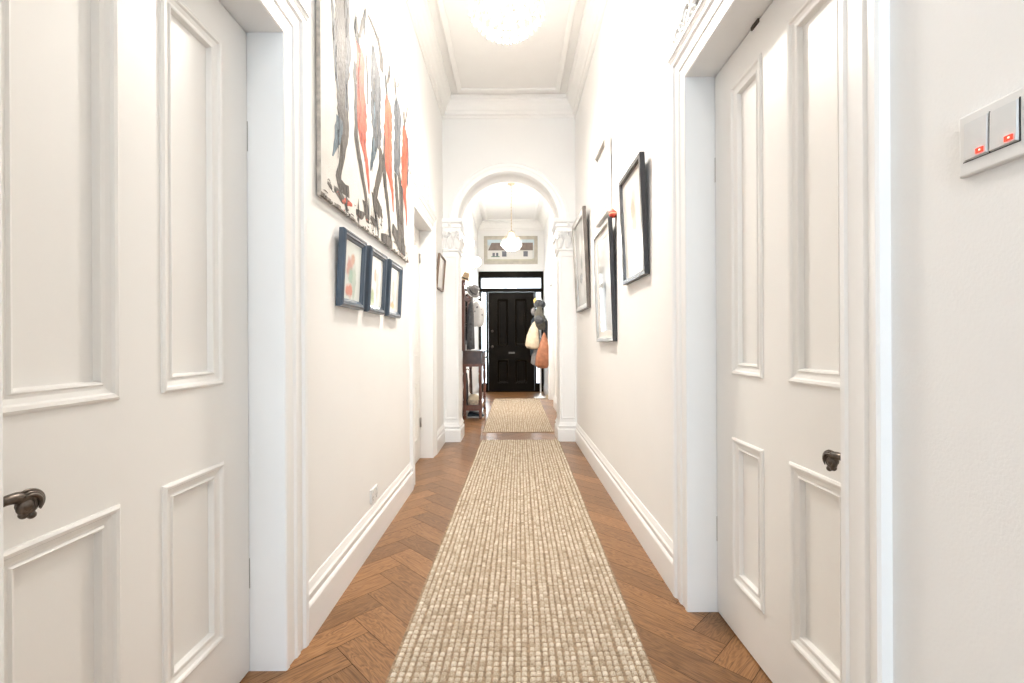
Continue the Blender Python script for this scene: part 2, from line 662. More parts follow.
def skirts(name, F, openings, cw, ends):
    bm = NB()
    u = ends[0]
    for (a, b, h) in openings:
        if a - cw > u and b < ends[1] + 1:
            if a - cw <= ends[1]:
                run(bm, F, u, a - cw, SK)
                u = b + cw
    run(bm, F, u, ends[1], SK)
    return struct(obj(name, bm, 'trim'), 'tall moulded white skirting board')


skirts('baseboard_left', FL, [DOORS_L[0], DOORS_L[1]], CW_L, (YB, YA))
skirts('baseboard_right', FR, [DOORS_R[0]], CW_R, (YB, YA))
skirts('baseboard_far_left', FL, [], CW_L, (YA2, YD))
skirts('baseboard_far_right', FR, [DOORS_R[1]], CW_R, (YA2, YD))

# ------------------------------------------------------------ cornices and ceiling beads
CO = [(0, 3.62), (0.012, 3.62), (0.012, 3.645), (0.030, 3.655), (0.034, 3.685), (0.050, 3.70), (0.068, 3.735), (0.095, 3.765), (0.098, 3.785), (0.115, 3.795), (0.118, 3.829)]
BEAD = [(0.185, 3.829), (0.185, 3.812), (0.200, 3.804), (0.225, 3.808), (0.240, 3.812), (0.240, 3.829)]
FZ = lambda u, d, v: Vector((u, v, d))
for nm, y0, y1 in (('trim_1', YB, YA), ('trim_2', YA2, YD)):
    bm = NB()
    rect_frame(bm, FZ, XL, XR, y0, y1, CO)
    rect_frame(bm, FZ, XL, XR, y0, y1, BEAD)
    struct(obj(nm, bm, 'ceil'), 'white moulded plaster cornice')

# ------------------------------------------------------------ casings, linings and doors
CAS = lambda w: [(0, 0), (0, 0.006), (0.004, 0.010), (0.018, 0.011), (0.024, 0.007), (w * .40, 0.009), (w * .46, 0.015), (w * .62, 0.016), (w * .68, 0.012), (w * .78, 0.014), (w * .84, 0.022), (w * .95, 0.025), (w, 0.021), (w, 0)]


def door_casing(name, F, op, w, rec):
    a, b, h = op
    bm = NB()
    architrave(bm, F, a, b, h, CAS(w))
    # lining boards of the opening, back to behind the leaf
    g = 0.012
    fbox(bm, F, a - g, a, -0.168, 0.0, 0, h)
    fbox(bm, F, b, b + g, -0.168, 0.0, 0, h)
    fbox(bm, F, a - g, b + g, -0.168, 0.0, h, h + g)
    return struct(obj(name, bm, 'trim'), 'moulded white door casing')


door_casing('trim_3', FL, DOORS_L[0], CW_L, REC_L)
door_casing('trim_4', FL, DOORS_L[1], CW_L, REC_L)
door_casing('trim_5', FR, DOORS_R[0], CW_R, REC_R)
door_casing('trim_6', FR, DOORS_R[1], CW_R, REC_R)

PM = [(0, 0), (0.001, 0.0045), (0.007, 0.008), (0.014, 0.006), (0.018, 0.0005), (0.028, -0.003), (0.034, -0.0035), (0.038, 0.0005), (0.042, -0.001), (0.046, -0.0155)]


def panel_door(name, F, op, rec, pu, hinge_high_u, label, z_up=(0.977, 0.120), z_lo=(0.20, 0.742), mt='door', thick=0.042):
    """pu = the two panel columns along the leaf"""
    a, b, h = op
    a, b, h = a + 0.003, b - 0.003, h - 0.004
    G = lambda u, d, v: F(u, d - rec, v)
    vlo, vhi = z_lo
    vup = z_up[0]
    vtop = h - z_up[1]
    bm = NB()
    us = [a, pu[0][0], pu[0][1], pu[1][0], pu[1][1], b]
    t = thick
    z0 = 0.006
    for u0, u1 in ((us[0], us[1]), (us[2], us[3]), (us[4], us[5])):
        fbox(bm, G, u0, u1, -t, 0, z0, h)
    for u0, u1 in ((us[1], us[2]), (us[3], us[4])):
        for v0, v1 in ((z0, vlo), (vhi, vup), (vtop, h)):
            fbox(bm, G, u0, u1, -t, 0, v0, v1)
    d = struct(obj(name, bm, mt), label)
    for u0, u1 in ((us[1], us[2]), (us[3], us[4])):
        for v0, v1 in ((vlo, vhi), (vup, vtop)):
            bm = NB()
            rect_frame(bm, G, u0, u1, v0, v1, PM if mt == 'door' else [(i * 1.1, q * 1.6) for i, q in PM], fill=True)
            fbox(bm, G, u0, u1, -t + 0.006, -0.026, v0, v1)
            obj('panel', bm, mt, d)
    return d


d1 = panel_door('door_1', FL, DOORS_L[0], REC_L, ((0.768, 1.026), (1.150, 1.394)), 1.53, 'white four-panel door with a scroll lever')
d2 = panel_door('door_2', FL, DOORS_L[1], REC_L, ((3.69, 3.90), (4.02, 4.235)), 4.37, 'white four-panel door beside the arch')
d3 = panel_door('door_3', FR, DOORS_R[0], REC_R, ((1.118, 1.362), (1.504, 1.716)), 1.85, 'white four-panel door by the light switch')
d4 = panel_door('door_4', FR, DOORS_R[1], REC_R, ((8.01, 8.27), (8.40, 8.65)), 8.78, 'white four-panel foyer door')


def lever(F, u, v, rec, s, parent, nm='door_handle'):
    """ornate scroll lever: rose, neck and a lever that curls down into a volute; s = direction of the lever along the wall"""
    G = lambda a, d, b: F(u + a * s, d - rec, v + b)
    bm = NB()
    # rose plate
    c = G(0, 0, 0)
    n = (G(0, 1, 0) - c).normalized()
    lp = []
    for r, d in ((0.027, 0), (0.027, 0.004), (0.023, 0.007), (0.018, 0.009), (0.014, 0.012), (0.010, 0.022), (0.009, 0.040), (0.011, 0.052), (0.0005, 0.058)):
        lp.append([c + n * d + (G(math.cos(q) * r, 0, math.sin(q) * r) - c) for q in [2 * PI * k / 20 for k in range(20)]])
    loft(bm, lp, smooth=True)
    # arm
    P, R = [], []
    for k in range(15):
        t = k / 14
        P.append(G(0.062 * t, 0.050 + 0.004 * math.sin(t * PI), 0.002 + 0.0095 * math.sin(t * PI * 0.85)))
        R.append(0.0062 + 0.0048 * t)
    # volute curling downwards
    cx, cz = 0.062, -0.006
    for k in range(1, 30):
        q = PI * 0.42 - k * 0.21
        rr = 0.0165 - 0.00040 * k
        P.append(G(cx + rr * math.cos(q), 0.050 + 0.0002 * k, cz + rr * math.sin(q)))
        R.append(0.0105 - 0.00020 * k)
    tube(bm, P, R, 12)
    # acanthus ribs round the curl and a drop under the tip
    for j in range(3):
        rad = 0.029 - 0.0045 * j
        Q = [G(cx - 0.002 + rad * math.cos(q), 0.056 + 0.003 * j, cz + rad * math.sin(q) * 0.85) for q in [PI * 0.62 - 0.15 * k for k in range(18)]]
        tube(bm, Q, [0.0012 + 0.0026 * math.sin(PI * k / 17) for k in range(18)], 8)
    ball(bm, G(cx, 0.052, cz), 0.013, u=12, v=8)
    ball(bm, G(0.060, 0.052, -0.022), 0.0075, u=12, v=8)
    ball(bm, G(0.071, 0.054, -0.026), 0.0070, u=12, v=8)
    return obj(nm, bm, 'brass', parent)


lever(FL, 0.7175, 0.833, REC_L, 1, d1)
lever(FL, 3.625, 0.846, REC_L, 1, d2)
lever(FR, 1.044, 0.815, REC_R, 1, d3)
lever(FR, 7.945, 0.846, REC_R, 1, d4)
# keyhole escutcheon below the first handle
bm = NB()
c = FL(0.7175, -REC_L, 0.735)
lathe(bm, [(0.014, 0), (0.014, 0.003), (0.010, 0.005), (0.001, 0.005)], c, 16, axis='X')
obj('escutcheon', bm, 'brass', d1)


def hinge(F, u, v, rec, parent, h=0.09, out=0.0):
    bm = NB()
    G = lambda a, d, b: F(u + a, d - rec + out, v + b)
    tube(bm, [G(0, 0.006, -h / 2), G(0, 0.006, h / 2)], 0.0065, 10)
    fbox(bm, G, -0.030, 0.001, 0.0005, 0.0025, -h / 2, h / 2)
    obj('hinge', bm, 'steel', parent)


for z in (0.345, 1.915):
    hinge(FL, 4.362, z, REC_L, d2)
for z in (0.345, 1.915):
    hinge(FR, 8.772, z, REC_R, d4)
for z, dd, F, u, rec in ((1.80, d3, FR, 1.8525, REC_R), (0.34, d3, FR, 1.8525, REC_R), (1.80, d1, FL, 1.5305, REC_L), (0.33, d1, FL, 1.5305, REC_L)):
    bm = NB()
    G = lambda a, d, b: F(u + a, d - rec, v_ + b)
    v_ = z
    fbox(bm, G, -0.0015, 0.0015, -0.03, 0.0015, -0.05, 0.05)
    obj('hinge', bm, 'steel', dd)
# ball catch at the head of the near door
bm = NB()
fbox(bm, lambda a, d, b: FR(1.54 + a, d - REC_R, 2.1765 + b), -0.022, 0.022, -0.02, 0.006, -0.010, 0.003)
obj('ball_catch', bm, 'brass', d3)


# over-door carved pediments
def pediment(name, F, op, w):
    a, b, h = op
    z = h + w
    bm = NB()
    run(bm, F, a - w - 0.005, b + w + 0.005, [(0, z), (0.024, z), (0.028, z + 0.010), (0.034, z + 0.015), (0.034, z + 0.024), (0.022, z + 0.030), (0, z + 0.030)])
    mid = (a + b) / 2
    half = (b - a) / 2 + w

    def scroll(c0, c1, R, s, turns=1.4, r0=0.011):
        P, Rr = [], []
        n = 34
        for k in range(n):
            t = k / (n - 1)
            q = t * turns * 2 * PI
            rr = R * (1 - 0.85 * t)
            P.append(F(c0 + s * rr * math.cos(q), 0.012, c1 + rr * math.sin(q)))
            Rr.append(r0 * (1 - 0.55 * t))
        tube(bm, P, Rr, 8)

    zb = z + 0.030
    for s in (-1, 1):
        for f, R, dz in ((0.88, 0.042, 0.050), (0.70, 0.046, 0.075), (0.51, 0.050, 0.105), (0.31, 0.054, 0.140)):
            scroll(mid + s * half * f, zb + dz, R, s)
            scroll(mid + s * half * (f - 0.08), zb + dz * 0.55, R * 0.6, -s, r0=0.008)
        # sweeping stem
        P = [F(mid + s * half * (0.97 - 0.9 * t), 0.010, zb + 0.012 + 0.20 * t ** 1.6 + 0.012 * math.sin(t * 18)) for t in [k / 30 for k in range(31)]]
        tube(bm, P, [0.006 + 0.006 * math.sin(PI * k / 30) for k in range(31)], 8)
        for k in range(6):
            t = 0.12 + 0.14 * k
            p0 = F(mid + s * half * (0.97 - 0.9 * t), 0.012, zb + 0.012 + 0.20 * t ** 1.6)
            p1 = F(mid + s * half * (0.93 - 0.9 * t), 0.014, zb + 0.055 + 0.20 * t ** 1.6)
            tube(bm, [p0, (p0 + p1) / 2 + Vector((0, s * 0.006, 0)), p1], [0.004, 0.011, 0.001], 8)
    # central shell
    for k in range(9):
        q = PI * (0.08 + 0.84 * k / 8)
        tube(bm, [F(mid, 0.012, zb + 0.10), F(mid + 0.05 * math.cos(q), 0.022, zb + 0.10 + 0.06 * math.sin(q)), F(mid + 0.095 * math.cos(q), 0.010, zb + 0.10 + 0.115 * math.sin(q))], [0.005, 0.012, 0.004], 8)
    fbox(bm, F, mid - 0.09, mid + 0.09, 0, 0.018, zb, zb + 0.10)
    return struct(obj(name, bm, 'trim'), 'white carved scroll pediment over a door')


pediment('trim_7', FL, DOORS_L[0], CW_L)
pediment('trim_8', FL, DOORS_L[1], CW_L)
pediment('trim_9', FR, DOORS_R[0], CW_R)
pediment('trim_10', FR, DOORS_R[1], CW_R)

# ------------------------------------------------------------ arch wall
AX, AR, AZ = -0.040, 0.566, 2.46
bm = NB()
box(bm, XL - 0.02, AX - AR, YA, YA2, 0, ZC)
box(bm, AX + AR, XR + 0.02, YA, YA2, 0, ZC)
n = 48
for k in range(n):
    a0, a1 = PI - PI * k / n, PI - PI * (k + 1) / n
    x0, z0 = AX + AR * math.cos(a0), AZ + AR * math.sin(a0)
    x1, z1 = AX + AR * math.cos(a1), AZ + AR * math.sin(a1)
    for y in (YA, YA2):
        bm.faces.new([bm.verts.new(p) for p in ((x0, y, z0), (x1, y, z1), (x1, y, ZC), (x0, y, ZC))])
    f = bm.faces.new([bm.verts.new(p) for p in ((x0, YA, z0), (x1, YA, z1), (x1, YA2, z1), (x0, YA2, z0))])
    f.smooth = True
bmesh.ops.remove_doubles(bm, verts=bm.verts[:], dist=1e-5)
struct(obj('wall_arch', bm, 'wall'), 'white wall with a round-headed arch')

for nm, F in (('trim_11', FA), ('trim_12', FA2)):
    bm = NB()
    loops = []
    for k in range(n + 1):
        a = PI - PI * k / n
        loops.append([F(AX + r * math.cos(a), d, AZ + r * math.sin(a)) for r, d in ((AR, 0), (AR, 0.014), (AR + 0.045, 0.016), (AR + 0.05, 0.022), (AR + 0.078, 0.026), (AR + 0.086, 0.034), (AR + 0.104, 0.034), (AR + 0.112, 0))])
    loft(bm, loops, close_ends=True)
    struct(obj(nm, bm, 'trim'), 'moulded white archivolt')


def pilaster(name, s, F):
    """s = -1 left, +1 right jamb of the arch"""
    jam = AX + s * AR
    wall = XL if s < 0 else XR
    u0, u1 = (wall, jam) if s < 0 else (jam, wall)
    bm = NB()
    # plain shaft face with raised edge fillets
    fbox(bm, F, u0, u1, 0, 0.016, 0.20, 2.14)
    rect_frame(bm, F, u0 + 0.012, u1 - 0.012, 0.25, 2.08, [(0, 0.016), (0.004, 0.022), (0.014, 0.022), (0.018, 0.016)])
    p = struct(obj(name, bm, 'trim'), 'white pilaster of the hallway arch')
    # base: wraps round face and reveal
    bm = NB()
    prof = [(0.016, 0), (0.040, 0), (0.040, 0.128), (0.035, 0.138), (0.028, 0.142), (0.028, 0.158), (0.036, 0.163), (0.036, 0.172), (0.027, 0.184), (0.020, 0.205), (0.016, 0.215)]
    rv = YA2 - YA
    loops = []
    for d, v in prof:
        e = d - 0.016
        loops.append([F(wall, d, v), F(jam - s * e, d, v), F(jam - s * e, -rv / 2 - 0.001, v)])
    loft(bm, loops, close_loop=False)
    fbox(bm, F, u0, u1, 0.0, 0.0165, 0.0, 0.215)
    obj('pilaster_base', bm, 'trim', p)
    # capital
    bm = NB()
    loops = []
    for o, v in ((0.0, 2.125), (0.012, 2.130), (0.016, 2.140), (0.012, 2.150), (0.002, 2.156), (0.004, 2.20), (0.014, 2.28), (0.034, 2.345), (0.028, 2.352), (0.030, 2.385), (0.042, 2.392), (0.042, 2.405), (0.034, 2.41), (0.036, 2.43), (0.054, 2.442), (0.060, 2.47), (0.060, 2.482), (0.0, 2.490)):
        loops.append([F(wall, 0.016 + o, v), F(jam - s * o, 0.016 + o, v), F(jam - s * o, -rv / 2 - 0.001, v)])
    loft(bm, loops, close_loop=False)
    cw = abs(wall - jam)
    mid = (wall + jam) / 2

    # acanthus leaves on the face and on the reveal
    def leaf(G, cu, hgt, wd, z0):
        for j in (-1, -0.5, 0, 0.5, 1):
            P = [G(cu + j * wd * (0.25 + 0.75 * t) * 0.5, 0.012 + 0.030 * t ** 2 + 0.006 * (1 - abs(j)), z0 + hgt * t * (1 - 0.22 * abs(j))) for t in [k / 6 for k in range(7)]]
            P.append(G(cu + j * wd * 0.55, 0.050, z0 + hgt * (0.92 - 0.22 * abs(j))))
            tube(bm, P, [0.006, 0.010, 0.011, 0.011, 0.010, 0.009, 0.008, 0.004], 7)

    Gf = lambda u, d, v: F(u, d + 0.010, v)
    Gr = lambda u, d, v: Vector((jam - s * (d - 0.006), F(0, 0, 0).y + (u if F is FA else -u), v))
    leaf(Gf, mid, 0.15, 0.075, 2.156)
    leaf(Gf, u0 + 0.012, 0.14, 0.06, 2.156)
    leaf(Gf, u1 - 0.012, 0.14, 0.06, 2.156)
    for q in (0.03, 0.09, 0.15):
        leaf(Gr, q, 0.14, 0.06, 2.156)
    # corner volutes
    for cu, sg in ((u0 + 0.030, -1), (u1 - 0.018, 1)):
        P, R = [], []
        for k in range(22):
            q = k * 0.42
            rr = 0.030 * (1 - 0.035 * k)
            P.append(Gf(cu + sg * rr * math.sin(q) * 0.9, 0.044, 2.322 + rr * math.cos(q)))
            R.append(0.0065 - 0.00015 * k)
        tube(bm, P, R, 7)
    ball(bm, Gf(mid, 0.045, 2.335), 0.020, u=12, v=8)
    ball(bm, F(mid, 0.07, 2.418), 0.018, u=12, v=8)
    obj('capital', bm, 'trim', p)
    return p


pilaster('trim_13', -1, FA)
pilaster('trim_14', 1, FA)
pilaster('trim_15', -1, FA2)
pilaster('trim_16', 1, FA2)

# ------------------------------------------------------------ front door, sidelights and transom
def fr_box(bm, u0, u1, d0, d1, v0, v1):
    fbox(bm, FE, u0, u1, d0, d1, v0, v1)


bm = NB()
fr_box(bm, -0.755, -0.705, -0.14, 0.025, 0, 2.57)
fr_box(bm, 0.655, 0.700, -0.14, 0.025, 0, 2.57)
fr_box(bm, -0.755, 0.700, -0.14, 0.025, 2.57, 2.71)
fr_box(bm, -0.705, 0.655, -0.13, 0.015, 2.255, 2.33)
fr_box(bm, -0.580, -0.545, -0.13, 0.010, 0, 2.255)
fr_box(bm, 0.495, 0.525, -0.13, 0.010, 0, 2.255)
fr_box(bm, -0.705, -0.580, -0.10, 0.0, 0, 0.18)
fr_box(bm, 0.525, 0.655, -0.10, 0.0, 0, 0.18)
fr_box(bm, -0.705, 0.655, -0.12, 0.0, 0, 0.022)
for u0, u1, v0, v1 in ((-0.705, -0.58, 0.18, 2.255), (0.525, 0.655, 0.18, 2.255), (-0.705, 0.655, 2.33, 2.57)):
    rect_frame(bm, FE, u0, u1, v0, v1, [(0, -0.02), (0.006, -0.024), (0.012, -0.045), (0.012, -0.075), (0, -0.075)])
struct(obj('trim_17', bm, 'black_paint'), 'black painted entrance frame')
for nm, u0, u1, v0, v1, lb in (('window_1', -0.705, -0.58, 0.18, 2.255, 'narrow sidelight beside the black door, hall stand side'),
                               ('window_4', 0.525, 0.655, 0.18, 2.255, 'narrow sidelight behind the coat stand'),
                               ('window_2', -0.705, 0.655, 2.33, 2.57, 'wide transom light above the black door')):
    bm = NB()
    fr_box(bm, u0 + 0.004, u1 - 0.004, -0.064, -0.060, v0 + 0.004, v1 - 0.004)
    struct(obj(nm, bm, 'pane'), lb)

fd = panel_door('door_5', lambda u, d, v: FE(u, d, v), (-0.545, 0.495, 2.255), 0.035, ((-0.345, -0.095), (0.055, 0.325)), 0.5,
                'black four-panel front door', z_up=(1.03, 0.155), z_lo=(0.19, 0.72), mt='black_paint', thick=0.05)
bm = NB()
c = FE(-0.455, -0.035, 1.37)
lathe(bm, [(0.030, 0), (0.030, -0.005), (0.022, -0.010), (0.012, -0.012), (0.012, -0.025), (0.001, -0.027)], c, 20, axis='Y')
obj('door_lock', bm, 'brass', fd)
bm = NB()
c = FE(-0.455, -0.035, 1.02)
lathe(bm, [(0.032, 0), (0.032, -0.006), (0.012, -0.012), (0.012, -0.035), (0.026, -0.045), (0.030, -0.058), (0.024, -0.070), (0.001, -0.074)], c, 20, axis='Y')
obj('door_knob', bm, 'brass', fd)
bm = NB()
fr_box(bm, -0.09, 0.05, -0.036, -0.030, 0.86, 0.90)
fr_box(bm, -0.075, 0.035, -0.031, -0.027, 0.869, 0.891)
obj('letter_plate', bm, 'brass', fd)


# ------------------------------------------------------------ jute runners
def runner(name, x0n, x0f, wd, y0, y1, label, pitch=0.0243, res=4, ht=0.010):
    """woven runner: one raised loop per knot; x0n/x0f = edge position at the near and far end"""
    nc = int(round(wd / pitch))
    nr = int(round((y1 - y0) / pitch))
    px = wd / nc
    py = (y1 - y0) / nr
    rnd = random.Random(5)
    V, Fc, T = [], [], []
    gs = [i / res for i in range(res + 1)]

    def base(cx, cy):
        t = cy / (y1 - y0)
        return x0n + (x0f - x0n) * t + cx, y0 + cy
    coltone = [rnd.uniform(0, 0.16) for _ in range(nc + 1)]
    colw = [rnd.uniform(-0.0018, 0.0018) for _ in range(nc + 1)]
    for c in range(nc):
        ph = rnd.uniform(0, 6.28)
        for r in range(nr):
            jx = rnd.uniform(-0.0012, 0.0012) + 0.0016 * math.sin(r * 0.19 + ph)
            jy = rnd.uniform(-0.0016, 0.0016)
            h = ht * rnd.uniform(0.75, 1.1)
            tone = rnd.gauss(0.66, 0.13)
            sw = rnd.uniform(0.88, 1.0)
            sl = rnd.uniform(0.86, 1.0)
            b0 = len(V)
            for j in gs:
                for i in gs:
                    u, v = i * 2 - 1, j * 2 - 1
                    e = max(0.0, 1 - abs(u) ** 2.8) ** 0.5 * max(0.0, 1 - abs(v) ** 3.0) ** 0.5
                    X, Y = base((c + 0.5 + 0.5 * u * sw) * px + jx + colw[c], (r + 0.5 + 0.5 * v * sl) * py + jy)
                    V.append((X, Y, 0.003 + h * e))
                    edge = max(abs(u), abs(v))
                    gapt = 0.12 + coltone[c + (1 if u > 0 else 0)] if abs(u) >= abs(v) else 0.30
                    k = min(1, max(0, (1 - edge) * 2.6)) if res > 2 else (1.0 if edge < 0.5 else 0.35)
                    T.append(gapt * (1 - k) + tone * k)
            m_ = res + 1
            for j in range(res):
                for i in range(res):
                    q = b0 + j * m_ + i
                    Fc.append((q, q + 1, q + 1 + m_, q + m_))
    me = bpy.data.meshes.new(name + '_pile')
    me.from_pydata(V, [], Fc)
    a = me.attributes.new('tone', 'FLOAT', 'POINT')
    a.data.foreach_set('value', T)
    me.polygons.foreach_set('use_smooth', [True] * len(Fc))
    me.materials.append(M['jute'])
    root = thing(name, (x0n + wd / 2, y0, 0), label, 'rug')
    o = bpy.data.objects.new('woven_pile', me)
    COL.objects.link(o)
    o.parent = root
    o.location = -root.location
    # backing with bound edge
    bm = NB()
    P = [(x0n, y0), (x0n + wd, y0), (x0f + wd, y1), (x0f, y1)]
    e = 0.006
    top = [(P[0][0] - e, P[0][1] - e), (P[1][0] + e, P[1][1] - e), (P[2][0] + e, P[2][1] + e), (P[3][0] - e, P[3][1] + e)]
    loft(bm, [[(x, y, 0.0003) for x, y in top], [(x, y, 0.0055) for x, y in top]], close_ends=True)
    obj('backing', bm, 'jute_edge', root)
    return root


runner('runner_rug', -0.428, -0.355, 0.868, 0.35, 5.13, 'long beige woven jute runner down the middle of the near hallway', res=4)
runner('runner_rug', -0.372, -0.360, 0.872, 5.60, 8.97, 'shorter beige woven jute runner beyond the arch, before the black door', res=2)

# ------------------------------------------------------------ large figure painting
FIGS = [
    (2, [(1.915,2.737,0.0331),(1.936,2.691,0.0677),(1.958,2.631,0.1039),(1.962,2.583,0.1623),(1.967,2.466,0.1515),(1.958,2.343,0.1964),(1.957,2.252,0.1384),(1.966,2.176,0.1165),(1.973,2.062,0.129),(1.996,2.056,0.108),(1.977,1.964,0.0707),(1.936,1.84,0.0451),(1.902,1.794,0.0654),(1.946,1.767,0.057),(2.041,1.781,0.0502)]),
    (0, [(2.018,2.75,0.0245),(2.029,2.633,0.062),(2.027,2.507,0.0619),(2.05,2.402,0.076),(2.012,2.311,0.0488),(2.01,2.133,0.0608)]),
    (0, [(1.859,2.505,0.0312),(1.878,2.396,0.0319),(1.887,2.277,0.0322),(1.918,2.17,0.0332)]),
    (3, [(1.95,2.059,0.1031),(1.927,1.997,0.0894),(1.893,1.928,0.0432),(1.855,1.866,0.0104)]),
    (2, [(1.799,1.74,0.0097),(1.828,1.739,0.0302),(1.848,1.729,0.0103)]),
    (2, [(1.869,1.741,0.021),(1.945,1.732,0.0456),(2.004,1.716,0.0363),(2.015,1.688,0.0245)]),
    (1, [(1.957,1.719,0.0231),(2.004,1.725,0.0363),(2.079,1.734,0.013)]),
    (2, [(2.154,2.647,0.014),(2.139,2.59,0.062),(2.158,2.55,0.0561),(2.179,2.521,0.0214)]),
    (2, [(2.288,2.783,0.0158),(2.27,2.73,0.0466),(2.224,2.648,0.0447),(2.194,2.574,0.0217)]),
    (1, [(2.193,2.535,0.0869),(2.206,2.524,0.1246),(2.205,2.461,0.1245),(2.203,2.358,0.1053),(2.217,2.293,0.1406),(2.229,2.226,0.1347),(2.217,2.18,0.1406),(2.22,2.124,0.1336),(2.237,2.072,0.0904),(2.282,2.037,0.0628),(2.315,1.933,0.0404),(2.327,1.866,0.0163)]),
    (2, [(2.135,2.418,0.0412),(2.121,2.353,0.0474),(2.14,2.284,0.0345),(2.132,2.196,0.0411),(2.145,2.131,0.0416),(2.132,2.069,0.0547),(2.164,2.022,0.0705),(2.214,1.931,0.0591),(2.279,1.835,0.0469),(2.302,1.711,0.0479)]),
    (2, [(2.291,2.559,0.019),(2.313,2.441,0.0258),(2.307,2.311,0.016)]),
    (2, [(2.263,1.805,0.0771),(2.294,1.784,0.0951),(2.278,1.74,0.0469)]),
    (2, [(2.132,1.718,0.0274),(2.202,1.718,0.0584),(2.247,1.741,0.0152)]),
    (2, [(2.32,2.776,0.013),(2.392,2.781,0.031),(2.453,2.775,0.0363),(2.517,2.758,0.042),(2.555,2.738,0.0688),(2.57,2.702,0.0895),(2.553,2.63,0.0589)]),
    (0, [(2.413,2.679,0.0263),(2.412,2.647,0.0701),(2.452,2.602,0.163),(2.468,2.498,0.1835),(2.448,2.379,0.1625),(2.464,2.257,0.1737),(2.471,2.206,0.1563),(2.461,2.164,0.1094)]),
    (3, [(2.434,2.19,0.0892),(2.416,2.129,0.0791),(2.38,2.061,0.0512),(2.354,1.994,0.0167)]),
    (3, [(2.421,2.45,0.0353),(2.428,2.347,0.0533),(2.418,2.246,0.0352)]),
    (2, [(2.517,2.193,0.0763),(2.545,2.15,0.0897),(2.554,2.108,0.0884),(2.476,1.969,0.0738),(2.42,1.886,0.0706),(2.428,1.846,0.1066),(2.539,1.824,0.0874),(2.548,1.804,0.0391)]),
    (2, [(2.388,1.891,0.0429),(2.428,1.803,0.0444),(2.48,1.709,0.0278)]),
    (2, [(2.64,2.659,0.021),(2.648,2.611,0.0676),(2.67,2.547,0.0322)]),
    (2, [(2.737,2.776,0.0181),(2.72,2.712,0.0401),(2.688,2.634,0.0218)]),
    (1, [(2.695,2.549,0.0875),(2.704,2.524,0.1541),(2.702,2.44,0.1671),(2.685,2.361,0.1738),(2.69,2.292,0.1853),(2.688,2.185,0.185),(2.687,2.114,0.1631),(2.753,2.072,0.0913),(2.784,2.028,0.0584),(2.795,1.909,0.0235)]),
    (2, [(2.611,2.297,0.0308),(2.604,2.151,0.0409),(2.608,2.055,0.082),(2.683,1.9,0.065),(2.728,1.721,0.0583)]),
    (2, [(2.851,2.764,0.0245),(2.864,2.722,0.0692),(2.883,2.656,0.0375)]),
    (2, [(2.957,2.8,0.0158),(2.922,2.741,0.0309)]),
    (0, [(2.908,2.663,0.0764),(2.925,2.627,0.1546),(2.928,2.552,0.1937),(2.909,2.465,0.1656),(2.915,2.391,0.1663),(2.894,2.242,0.1589),(2.893,2.172,0.126)]),
    (2, [(2.858,2.165,0.0738),(2.894,1.981,0.0757),(2.953,1.759,0.0578)]),
    (2, [(2.95,2.212,0.0681),(2.985,2.009,0.0644),(2.993,1.762,0.054)]),
    (2, [(3.081,2.668,0.0229),(3.094,2.62,0.0634),(3.11,2.56,0.0408)]),
    (2, [(3.198,2.762,0.0185),(3.163,2.696,0.0301),(3.129,2.617,0.0236)]),
    (1, [(3.108,2.572,0.0873),(3.121,2.524,0.1584),(3.119,2.427,0.1758),(3.102,2.324,0.1884),(3.085,2.195,0.1577),(3.083,2.114,0.1145),(3.139,2.008,0.0445),(3.152,1.914,0.018)]),
    (0, [(3.196,2.544,0.0431),(3.208,2.394,0.0558),(3.173,2.206,0.0455)]),
    (2, [(3.017,2.145,0.0713),(3.024,1.955,0.0661),(3.059,1.756,0.0564)]),
    (2, [(2.342,1.752,0.0165),(2.392,1.745,0.0517),(2.481,1.742,0.0185)]),
    (2, [(2.537,1.7,0.0388),(2.679,1.71,0.0865),(2.768,1.7,0.0462)]),
    (2, [(2.77,1.804,0.0693),(2.865,1.778,0.0989),(2.966,1.756,0.1325),(3.103,1.724,0.087)]),
]


def ribbon(bm, F, pts, d, mi, rnd):
    """one painted stroke, a slightly raised tapering ribbon of paint with a wandering edge"""
    P = []
    for (a, b) in zip(pts[:-1], pts[1:]):
        n = max(2, int(abs(b[1] - a[1]) / 0.022))
        for k in range(n):
            t = k / n
            P.append([a[i] * (1 - t) + b[i] * t for i in range(3)])
    P.append(list(pts[-1]))
    for _ in range(2):
        Q = [p[:] for p in P]
        for i in range(1, len(P) - 1):
            Q[i] = [(P[i - 1][j] + 2 * P[i][j] + P[i + 1][j]) / 4 for j in range(3)]
        P = Q
    L = []
    for i, (u, v, wd) in enumerate(P):
        a, b = P[max(0, i - 1)], P[min(len(P) - 1, i + 1)]
        tu, tv = b[0] - a[0], b[1] - a[1]
        m = math.hypot(tu, tv) or 1
        # strokes mostly run vertically: widths were taken across
        nu, nv = (1, 0) if abs(tv) > abs(tu) * 0.6 else (-tv / m, tu / m)
        w1 = wd * 0.5 * rnd.uniform(0.82, 1.12)
        w2 = wd * 0.5 * rnd.uniform(0.82, 1.12)
        L.append((F(u - nu * w1, d, v - nv * w1), F(u, d + 0.0012, v), F(u + nu * w2, d, v + nv * w2)))
    loft(bm, [list(x) for x in L], close_loop=False, mi=mi)


